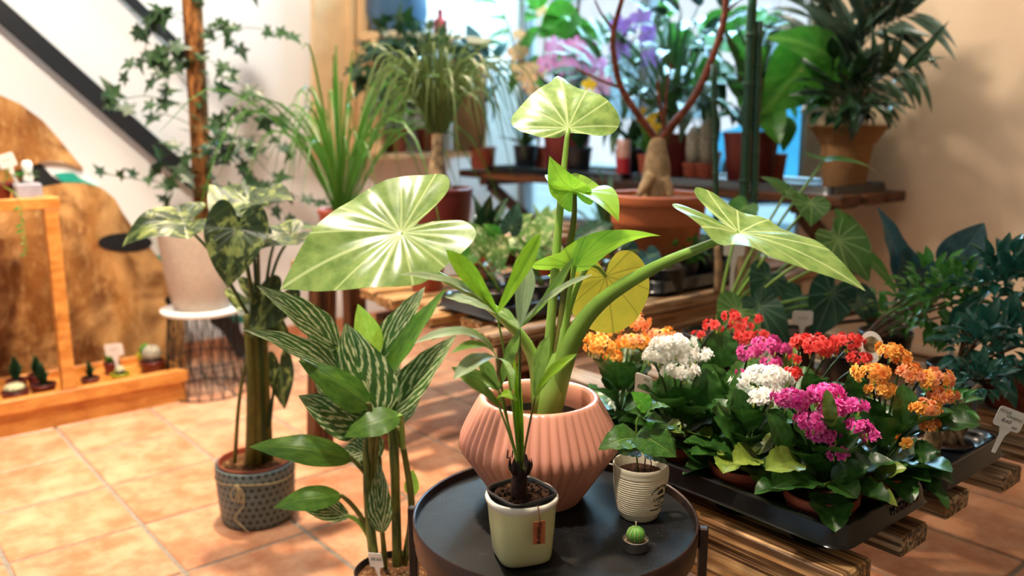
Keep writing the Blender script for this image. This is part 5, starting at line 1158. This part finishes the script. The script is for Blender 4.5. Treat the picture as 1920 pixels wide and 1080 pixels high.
# terracotta pot with desert rose
tcb = AB(1.93, 2.24, MZ+.03); 
b_ = WZ(1235, 525, MZ).dot(B); q0 = W(1234, 362, 2.93); TCP = Vector((q0.x, q0.y, MZ+.0005+.03))
dr = thing('potted_plant', TCP, 'desert rose with a swollen trunk and bare red branches in a terracotta pot', 'plant')
H_ = q0.z-TCP.z
lathe('pot', [(.08, 0), (.125, .001), (.130, .01), (.150, H_*.60), (.156, H_*.62), (.157, H_*.66), (.163, H_-.035), (.174, H_-.032), (.177, H_-.02), (.176, H_-.004), (.170, H_), (.163, H_-.003), (.160, H_-.03), (.15, H_-.1)], TCP, M['terracotta'], dr, 56)
soil_disc('soil', TCP+Vector((0, 0, H_-.022)), .16, M['bark_soil'], dr, .008, 8)
Y = q0.y
tube('caudex', [W(1232, 372, Y), W(1230, 345, Y), W(1232, 310, Y), W(1232, 280, Y), W(1236, 258, Y)], [.052, .050, .044, .034, .022], M['bark_pale'], dr, 18, 16)
tube('root', [W(1222, 330, Y-.03), W(1208, 350, Y-.05), W(1196, 368, Y-.07)], [.022, .018, .008], M['bark_pale'], dr, 10, 10)
tube('root', [W(1244, 335, Y-.03), W(1254, 355, Y-.04), W(1256, 370, Y-.05)], [.020, .016, .010], M['bark_pale'], dr, 10, 10)
for pts, rr in ((((1238, 270), (1200, 220), (1165, 165), (1152, 110), (1150, 60), (1166, 0), (1172, -30)), (.013, .010, .007)), (((1165, 165), (1125, 150), (1080, 128)), (.006, .004)), (((1150, 55), (1130, 30), (1115, 0)), (.005, .003)), (((1238, 265), (1255, 240), (1300, 185), (1335, 110), (1357, 40), (1362, -30)), (.014, .0125, .010)), (((1246, 245), (1236, 190), (1232, 150)), (.007, .004)), (((1244, 240), (1250, 170), (1258, 120)), (.006, .003)), (((1357, 30), (1375, 10), (1400, -10)), (.006, .003))):
    tube('branch', [W(x, y, Y) for x, y in pts], list(rr), M['bark_red'], dr, 18, 9)
# variegated little plants in black pots
def vplant(a, b, lab, lst, mt='pothos', h=.085):
    root, c, top = midpot(a, b, lab, h=h); leafset(root, lst, c.y, top, mt, .002); return root
vplant(1.80, 1.62, 'cream variegated seedling with a yellow new leaf in a black pot', [((930, 460), (938, 512), 50, (.1, -.9, .3), None, -.02, -.03), ((952, 455), (985, 470), 26, (-.1, -.6, .8), None, 0, -.02), ((958, 425), (972, 378), 40, (.2, -.9, .3), 'heart_dark', 0, .02), ((965, 430), (1000, 400), 44, (-.1, -.9, .4), None, .02, .03), ((990, 470), (1025, 492), 34, (-.1, -.7, .7), 'bigleaf', 0, -.03), ((930, 440), (905, 420), 34, (.1, -.8, .5), 'bigleaf', .02, .02)])
vplant(1.80, 1.46, 'pale variegated vine just right of the largest leaf', [((892, 445), (866, 415), 44, (.1, -.9, .4), None, 0, 0), ((900, 470), (878, 440), 40, (.1, -.9, .4), None, .02, .02), ((880, 480), (858, 500), 40, (.0, -.8, .5), 'bigleaf', 0, -.02)])
vplant(1.86, 1.80, 'spotted silver-green plant left of the tall elephant ear stalks', [((1010, 440), (985, 462), 54, (0, -.8, .5), None, 0, 0), ((1015, 430), (1045, 410), 50, (0, -.8, .5), None, .03, .03), ((1020, 460), (1060, 470), 44, (0, -.8, .5), 'pothos', 0, 0)])
vplant(1.88, 1.98, 'small dark purple-stemmed plant between the elephant ear stalks', [((1100, 440), (1070, 455), 40, (0, -.8, .5), 'heart_dark', 0, 0), ((1110, 435), (1150, 420), 44, (0, -.8, .5), 'heart_dark', 0, 0), ((1105, 470), (1130, 490), 36, (0, -.8, .5), 'blue_leaf', 0, 0)])
vplant(1.74, 2.12, 'dark heart-leaf seedling under the terracotta pot rim', [((1215, 480), (1235, 520), 44, (.1, -.9, .4), 'blue_leaf', 0, -.02), ((1180, 470), (1160, 445), 40, (0, -.8, .6), 'blue_leaf', .02, .02), ((1200, 500), (1180, 530), 30, (0, -.9, .4), 'heart', 0, -.02)])
vplant(1.76, 2.36, 'climbing heart-leaf vine in front of the terracotta pot', [((1285, 450), (1300, 520), 48, (.2, -.95, .2), 'bigleaf', -.03, -.05), ((1280, 445), (1268, 470), 30, (0, -.9, .4), 'bigleaf', -.02, -.03)])
for k, (a, b) in enumerate(((1.92, 1.50), (1.94, 1.66), (1.78, 1.90), (1.78, 2.24), (1.80, 2.50), (1.92, 2.56))):
    root, c, top = midpot(a, b, ['black pot with a low rosette, second row behind the cream seedling', 'black pot with small mixed leaves behind the variegated seedling', 'black pot of short green leaves before the silver plant', 'black pot of tiny leaves under the desert rose', 'black pot of small leaves below the right elephant ear leaf', 'black pot of leaves near the green canes'][k])
    bush(root, top+Vector((0, 0, .05)), .06, 26, L_FIC if k % 2 else L_ZZ, .04, 40+k, 4, top, flat=.6)
# dark broad-leaved plants at the back
def cluster(root, top, n, mt, L, wr, seed, spread=.8, shape='ovate', bend=.08):
    r = random.Random(seed); ms = [blade(M[mt], wr, shape, bend, .15, .015, 12, 6, seed+i) for i in range(3)]
    for k in range(n):
        a = k*2.4+r.uniform(-.3, .3); el = r.uniform(.35, 1.35); e = Vector((math.cos(a), math.sin(a), 0)); d = e*math.cos(el)*spread+Vector((0, 0, math.sin(el))); d.normalize(); s = L*r.uniform(.7, 1.15)
        put_leaf('leaf', ms[k % 3], top+e*.006, top+d*s, Vector((0, 0, 1))*math.cos(el)-e*math.sin(el), root)
for a, b, lab, mt, L, wr, n in ((2.28, 1.78, 'dark glossy bird-nest plant behind the variegated seedlings', 'zz', .22, .32, 16), (2.25, 2.02, 'silver-green broad leaf plant behind the tall stalks', 'pothos', .17, .45, 12), (2.30, 2.42, 'dark clump of strap leaves behind the terracotta pot', 'shade_leaf', .26, .16, 18), (2.28, 1.55, 'short dark leafy clump near the ponytail palm', 'zz', .15, .4, 14)):
    root, c, top = midpot(a, b, lab, .06, .10, M['nursery_pot']); cluster(root, top, n, mt, L, wr, int(a*100+b*10))
# tall green canes
for k, (x0, x1, yb, top_, r) in enumerate(((1352, 1338, 410, 120, .010), (1395, 1412, 400, -30, .0165), (1415, 1424, 430, 40, .012))):
    y = 2.72; p = W(x0, yb, y); g = Vector((p.x, p.y, MZ+.0005)); root = thing('bamboo_cane', g, ['short green cane left of the pair, with a bare brown foot', 'tallest green cane running out of the top of the picture', 'thin green cane right beside the tallest one'][k], 'cane', 'green canes')
    q = W(x1, top_, y); m = g.lerp(q, .22)
    tube('foot', [g, g.lerp(m, .5)+Vector((.004, 0, 0)), m], [r*1.15, r*1.25, r*.95], M['bark_pale'], root, 8, 10)
    tube('cane', [m, m.lerp(q, .5), q], [r, r*.95, r*.9], M['cane'], root, 10, 12)
    for i in range(1, 5): pp = m.lerp(q, i/5); dv = (q-m).normalized(); tube('node', [pp-dv*.004, pp+dv*.004], r*1.18, M['cane'], root, 2, 12)
# ---------------------------------------------------------------- grass and ponytail palm on the stand
def ribbon(V_, F_, UV_, pts, w0, n=10):
    Q = crom(pts, n); k = len(V_)
    for i, p in enumerate(Q):
        d = (Q[min(i+1, n)]-Q[max(i-1, 0)]).normalized(); s = d.cross(Vector((.2, -1, .25))).normalized(); t = i/n; wd = w0*min(1, .55+2*t)*(1-t**3*.9)
        up = s.cross(d)*wd*.25
        V_ += [p-s*wd+up, p, p+s*wd+up]; UV_ += [(0, t), (.5, t), (1, t)]
    for i in range(n):
        a = k+i*3; F_ += [(a, a+1, a+4, a+3), (a+1, a+2, a+5, a+4)]
def grassplant(root, base, n, L, spread, droop, w0, mat, seed, up=.6):
    r = random.Random(seed); V_, F_, U_ = [], [], []
    for k in range(n):
        a = r.random()*6.28; e = Vector((math.cos(a), math.sin(a), 0)); l = L*r.uniform(.55, 1.1); sp_ = spread*r.random()**.8; droop_ = droop*r.uniform(.4, 1.35)
        b = base+e*r.uniform(0, .03); p1 = b+e*l*sp_*.35+Vector((0, 0, l*.55)); p2 = b+e*l*sp_*.8+Vector((0, 0, l*(.95-droop_*.35*sp_))); p3 = b+e*l*sp_*1.15+Vector((0, 0, l*(1.0-droop_*1.1*sp_)))
        ribbon(V_, F_, U_, [b, p1, p2, p3], w0*r.uniform(.7, 1.2))
    o = wmesh('grass_blades', V_, F_, mat, root, uv=U_); prop(o, kind='stuff')
y = 3.10; q = W(640, 395, y); c = Vector((q.x, q.y, SZ+.0005)); gr = thing('potted_plant', c, 'tall fresh green grass-like plant in a brown pot at back', 'plant')
simple_pot(gr, c, .085, .066, .13, M['nursery_pot'], .008); grassplant(gr, c+Vector((0, 0, .12)), 62, .56, 1.05, .85, .0045, M['grass'], 5)
y = 3.05; q = W(826, 352, y); c = Vector((q.x, q.y, SZ+.0005)); h = q.z-SZ
pn = thing('potted_plant', c, 'ponytail palm with a swollen trunk and drooping strap leaves in a maroon pot', 'plant')
simple_pot(pn, c, .115, .092, h, M['maroon_pot'], .008, fill=.92); tp = c+Vector((-.01, 0, h*.9))
tube('trunk', [tp-Vector((0, 0, .02)), tp+Vector((0, 0, .02)), tp+Vector((0, 0, .07)), tp+Vector((.002, 0, .14)), tp+Vector((.004, 0, .22))], [.052, .055, .034, .022, .020], M['bark'], pn, 16, 14)
grassplant(pn, tp+Vector((.004, 0, .21)), 150, .36, .95, 1.3, .0045, M['ponytail'], 6)
# ---------------------------------------------------------------- window shelf plants
SZ2 = HZ+.0095
carry_tray('long black plant tray at the right end of the window shelf', 1.62, 2.62, 2.87, 3.29, HZ+.0005, .030, group='trays on the window shelf')
carry_tray('long black plant tray at the far end of the window shelf', 2.66, 3.66, 2.87, 3.29, HZ+.0005, .030, group='trays on the window shelf')
def shelfpot(px, py, b, label, rt, h, mat=None, cat='plant'):
    q = WB(px, py, b); c = Vector((q.x, q.y, SZ2)); root = thing('potted_plant', c, label, cat); simple_pot(root, c, rt, rt*.76, h, mat or M['maroon_pot'], .008, seg=28); return root, c, c+Vector((0, 0, h*.92))
# burlap pot with kentia palm
kp, c, top = shelfpot(1583, 330, 3.12, 'dark palm with long leaflets in a burlap wrapped pot by the wall', .10, .20, M['burlap'])
lathe('burlap_collar', [(.100, .17), (.112, .19), (.135, .225), (.150, .235), (.148, .24), (.125, .228), (.104, .20)], c, M['burlap'], kp, 28, flute=9, amp=.10)
def frond(root, pts, bb, n, L, mat, seed, sag=.5):
    P = crom([WB(*p, bb) for p in pts], 20); r = random.Random(seed); tube('rachis', P[::4], [.004, .002], M['stem_dark'], root, 12, 6)
    ms = [blade(M[mat], .14, 'lance', .10, .25, .0, 8, 4, i) for i in range(2)]
    for k in range(n):
        i = 4+int(k/n*16); d = (P[min(i+1, 20)]-P[i-1]).normalized(); s = d.cross(Vector((0, -1, .2))).normalized()*(1 if k % 2 else -1)
        dd = d*.8+s+Vector((0, 0, -sag*r.random())); dd -= B*(dd.dot(B)+r.uniform(0, .35)); dd.normalize(); p = P[i]; put_leaf('leaflet', ms[k % 2], p, p+dd*L*r.uniform(.7, 1.1), Vector((0, -1, .5)), root)
Yk = c.y
frond(kp, [(1560, 250), (1550, 150), (1530, 60), (1500, -40)], 3.10, 26, .26, 'kentia', 1)
frond(kp, [(1570, 245), (1590, 140), (1640, 60), (1720, 20)], 3.02, 30, .28, 'kentia', 2, .9)
frond(kp, [(1565, 245), (1570, 130), (1590, 40), (1630, -40)], 3.06, 26, .28, 'kentia', 3)
frond(kp, [(1575, 250), (1610, 190), (1660, 140), (1720, 130)], 2.98, 24, .20, 'zz', 4, .9)
bush(kp, WB(1600, 170, 3.0), .16, 90, L_ZZ, .085, 9, 6, top)
leafset(kp, [((1560, 110), (1435, 70), 100, (.1, -.8, .5), 'bigleaf', -.1, -.15), ((1500, 130), (1425, 215), 120, (.1, -.95, .2), 'bigleaf', .0, .0), ((1600, 180), (1595, 265), 56, (.1, -.95, .2), 'kentia', -.12, -.14), ((1560, 170), (1530, 110), 90, (0, -.9, .4), 'bigleaf', .02, .04)], Yk, top, 'bigleaf', .004, M['stem_olive'])
# maroon pots with upright foliage
for px, b, lab, rt, h, mt, n, L, wr, sd in ((1405, 3.06, 'maroon pot of dark strap leaves behind the green canes', .115, .21, 'shade_leaf', 26, .50, .10, 1), (1255, 3.08, 'maroon pot of tall narrow leaves behind the desert rose', .115, .20, 'shade_leaf', 34, .55, .07, 2), (1062, 3.08, 'maroon pot behind the topmost elephant ear leaf', .125, .21, 'zz', 14, .4, .2, 3)):
    root, c, top = shelfpot(px, 333, b, lab, rt, h); cluster(root, top, n, mt, L, wr, sd, .7, 'lance')
big = thing('rubber_plant', AB(3.3, 3.14, SZ2), 'large broad-leaved plant rising in front of the window', 'plant'); c = AB(3.3, 3.14, SZ2)
simple_pot(big, c, .10, .08, .18, M['nursery_pot'], .008)
tube('stem', [c+Vector((0, 0, .15)), c+Vector((.03, 0, .5)), c+Vector((.06, 0, .9))], [.010, .008], M['stem_brown'], big, 10, 8)
leafset(big, [((1300, 60), (1225, 130), 80, (.2, -.9, .4)), ((1310, 40), (1400, 100), 76, (-.2, -.9, .4)), ((1250, 40), (1215, -20), 80, (.1, -.9, .3)), ((1120, 60), (1040, 110), 90, (.1, -.9, .4)), ((1360, 130), (1300, 160), 70, (.1, -.9, .4)), ((1370, 60), (1440, 20), 60, (.1, -.9, .4)), ((1085, 20), (1010, 70), 70, (.1, -.9, .4)), ((1430, 40), (1490, 70), 50, (-.1, -.8, .5)), ((1290, 110), (1340, 190), 60, (-.1, -.9, .4))], c.y, c+Vector((.03, 0, .45)), 'bigleaf', .003, M['stem_olive'], 'ovate')
for px, py, R_, mt, L_, wr_, n_, lab, sd in ((1010, 40, .30, 'bigleaf', .17, .5, 34, 'leafy climber reaching across the window left of the orchids', 71), (1320, 90, .34, 'zz', .16, .42, 60, 'dark bushy plant before the window between the red branches and the canes', 72), (1440, 150, .22, 'bigleaf', .16, .6, 22, 'broad bright-leaved plant at the window edge beside the canes', 73), (1180, 150, .26, 'shade_leaf', .18, .3, 46, 'green bushy plant behind the lilac orchid', 74), (905, 130, .20, 'blue_leaf', .14, .5, 26, 'pale hanging leafy plant in the window corner', 75)):
    bb = 3.16 if sd != 75 else 2.9; q = WB(px, 330, bb); c = Vector((q.x, q.y, SZ2)); root = thing('potted_plant', c, lab, 'plant'); simple_pot(root, c, .075, .06, .12, M['nursery_pot'], .006, seg=24)
    bush(root, WB(px, py, bb-.06), R_, n_, [blade(M[mt], wr_, 'ovate', .08, .15, .01, 10, 6, sd+i) for i in range(2)], L_, sd, 7, c+Vector((0, 0, .11)), flat=.9)
# orchids
def orchid_flower(mat):
    vs = []; fs = []; uv = []
    for k in range(5):
        a = math.radians(90+72*k); wd = .85 if k in (1, 4) else .45; e = Vector((math.cos(a), math.sin(a), 0)); s = Vector((-e.y, e.x, 0)); i = len(vs)
        for t, w_ in ((.05, .1), (.35, .8), (.7, 1), (.92, .6), (1, .1)):
            for q in (-1, 0, 1): vs.append(e*t+s*q*w_*wd*.55+Vector((0, 0, .12*t-.05*abs(q)-.18*t*t))); uv.append((q*.5+.5, t))
        for j in range(4):
            for q in range(2): b = i+j*3+q; fs.append((b, b+1, b+4, b+3))
    i = len(vs); vs += [Vector((-.14, -.05, .05)), Vector((.14, -.05, .05)), Vector((.10, -.32, .25)), Vector((-.10, -.32, .25))]; uv += [(0, 1), (1, 1), (1, 1), (0, 1)]; fs.append((i, i+1, i+2, i+3))
    return mesh(vs, fs, mat, uv)
def orchid(label, px, b, spikes, mat, seed, pot=None):
    root, c, top = shelfpot(px, 335, b, label, .065, .13, pot or M['dark_plastic']); cluster(root, top, 6, 'zz', .2, .35, seed, 1.2); r = random.Random(seed); me = orchid_flower(M[mat])
    for pts, fl in spikes:
        tube('flower_spike', [top]+[W(x, y, c.y) for x, y in pts], [.004, .003, .002], M['stem_dark'], root, 16, 6)
        for x, y, s in fl:
            p = W(x, y, c.y-.04); nn = Vector((r.uniform(-.5, .5), -1, r.uniform(-.2, .3))).normalized(); u_ = Vector((r.uniform(-.25, .25), 0, 1)); u_ = (u_-nn*u_.dot(nn)).normalized(); xx = u_.cross(nn); R = PX(s*.92, c.y)
            place('flower', me, root, Matrix.Translation(p) @ Matrix((xx*R, u_*R, nn*R)).transposed().to_4x4())
    return root
orchid('cream and rose orchid on a dark stake left of the top leaf', 985, 3.02, [(((985, 240), (982, 120), (975, 40)), ((972, 65, 14), (970, 100, 22), (978, 130, 22), (990, 150, 20), (1010, 130, 22), (1018, 20, 16), (1000, 170, 16)))], 'f_cream', 1)
orchid('pale pink orchid with magenta edges behind the top leaf', 1085, 2.98, [(((1090, 230), (1085, 140), (1050, 80)), ((1045, 90, 26), (1078, 88, 24), (1092, 115, 26), (1060, 125, 22), (1025, 120, 20), (1120, 120, 24), (1105, 90, 18))), (((1100, 230), (1125, 180)), ((1128, 160, 24), (1070, 158, 14)))], 'f_orchid', 2)
orchid('lilac orchid between the bare red branches', 1185, 3.04, [(((1185, 230), (1180, 120), (1200, 20)), ((1162, 50, 24), (1165, 90, 24), (1200, 35, 24), (1218, 55, 18), (1212, 75, 18), (1220, 110, 22)))], 'f_purple', 3)
yl, c, top = shelfpot(1218, 335, 2.94, 'yellow flowering pot plant behind the desert rose branches', .055, .11, M['nursery_pot']); cluster(yl, top, 14, 'bigleaf', .16, .3, 4)
me = orchid_flower(M['f_yellow'])
for x, y in ((1205, 215), (1222, 212), (1226, 240), (1105, 160), (1215, 228)):
    p = W(x, y, c.y-.05); s = PX(14, c.y); place('flower', me, yl, Matrix.Translation(p) @ Matrix.Rotation(math.pi/2, 4, 'X') @ Matrix.Scale(s, 4))
# glass tube vase with red marbles
q = WB(1168, 335, 2.93); c = Vector((q.x, q.y, SZ2)); gv = thing('glass_vase', c, 'slim vase with a red and white band on the window shelf', 'vase')
lathe('vase_body', [(.02, 0), (.032, .001), (.033, .09)], c, M['red'], gv, 24); lathe('vase_neck', [(.033, .09), (.033, .17), (.031, .172), (.030, .165)], c, plain('rose_glass', '#c9968a', .2, .5), gv, 24)
# cacti on the shelf
for px, hh, lab in ((1300, .16, 'tall white-haired cactus left of the pair on the shelf'), (1325, .20, 'taller white-haired cactus right of the pair on the shelf')):
    root, c, top = shelfpot(px, 335, 3.0, lab, .05, .08, M['nursery_pot'], 'cactus'); v, f = lathe_geo([(.0001, 0), (.03, .004), (.036, hh*.4), (.033, hh*.8), (.018, hh*.97), (.0001, hh)], 40, 12, .12, [1]*6); place('cactus_body', mesh(v, f, cw), root, Matrix.Translation(top))
# wall shelf plants
for k, (px, lab) in enumerate(((735, 'trailing ivy on the left half of the wall shelf'), (800, 'trailing ivy on the right half of the wall shelf'))):
    q = WA(px, 62, 3.83); c = Vector((q.x, q.y, SHZ-.5895)); root = thing('potted_plant', c, lab, 'plant'); simple_pot(root, c, .07, .055, .12, M['nursery_pot'], .006); bush(root, WA(738+70*k, 128, 3.55), .20, 150, L_IVY, .08, 60+k, 6, c+Vector((0, 0, .11)), flat=1.15, droop=.4)
q = WA(745, 60, 3.80); c = Vector((q.x, q.y, SHZ+.0005)); o = lathe('blue_pot', [(.09, 0), (.13, .004), (.155, .10), (.15, .22), (.13, .23), (.12, .2), (.10, .1)], c, M['glass_blue'], None, 36); prop(o, 'round blue-grey pot standing on the wall shelf', 'pot')
q = WA(826, 64, 3.80); c = Vector((q.x, q.y, SHZ+.0005)); o = lathe('bottle', [(.02, 0), (.036, .002), (.038, .08), (.032, .09), (.014, .10), (.013, .13), (.016, .14), (.0001, .141)], c, M['red'], None, 24); prop(o, 'small red bottle on the wall shelf', 'bottle')
# ---------------------------------------------------------------- pieces of parts hang below their part
def below(child, parent_names):
    for o in list(bpy.data.objects):
        if o.name.split('.')[0] != child or o.parent is None: continue
        for s in o.parent.children:
            if s.name.split('.')[0] in parent_names:
                m = s.matrix_basis.inverted() @ o.matrix_basis; o.parent = s; o.matrix_basis = m; break
for ch, ps_ in (('mug_handle', ('mug',)), ('coffee_bean_print', ('mug',)), ('lettering', ('mug', 'tag_plate', 'label_plate', 'pot')), ('picture', ('label_plate',)), ('node', ('cane',)), ('raised_lettering', ('tray_rim',)), ('burlap_collar', ('pot',)), ('twine', ('pot',)), ('pot_rim', ('pot',)), ('cord', ('tag',)), ('husk', ('trunk',)), ('soil_crumb', ('soil',)), ('pebble', ('sand',)), ('wick', ('cactus',)), ('bracket', ('tray_ring',)), ('tray_cup', ('tray_rim',))):
    below(ch, ps_)
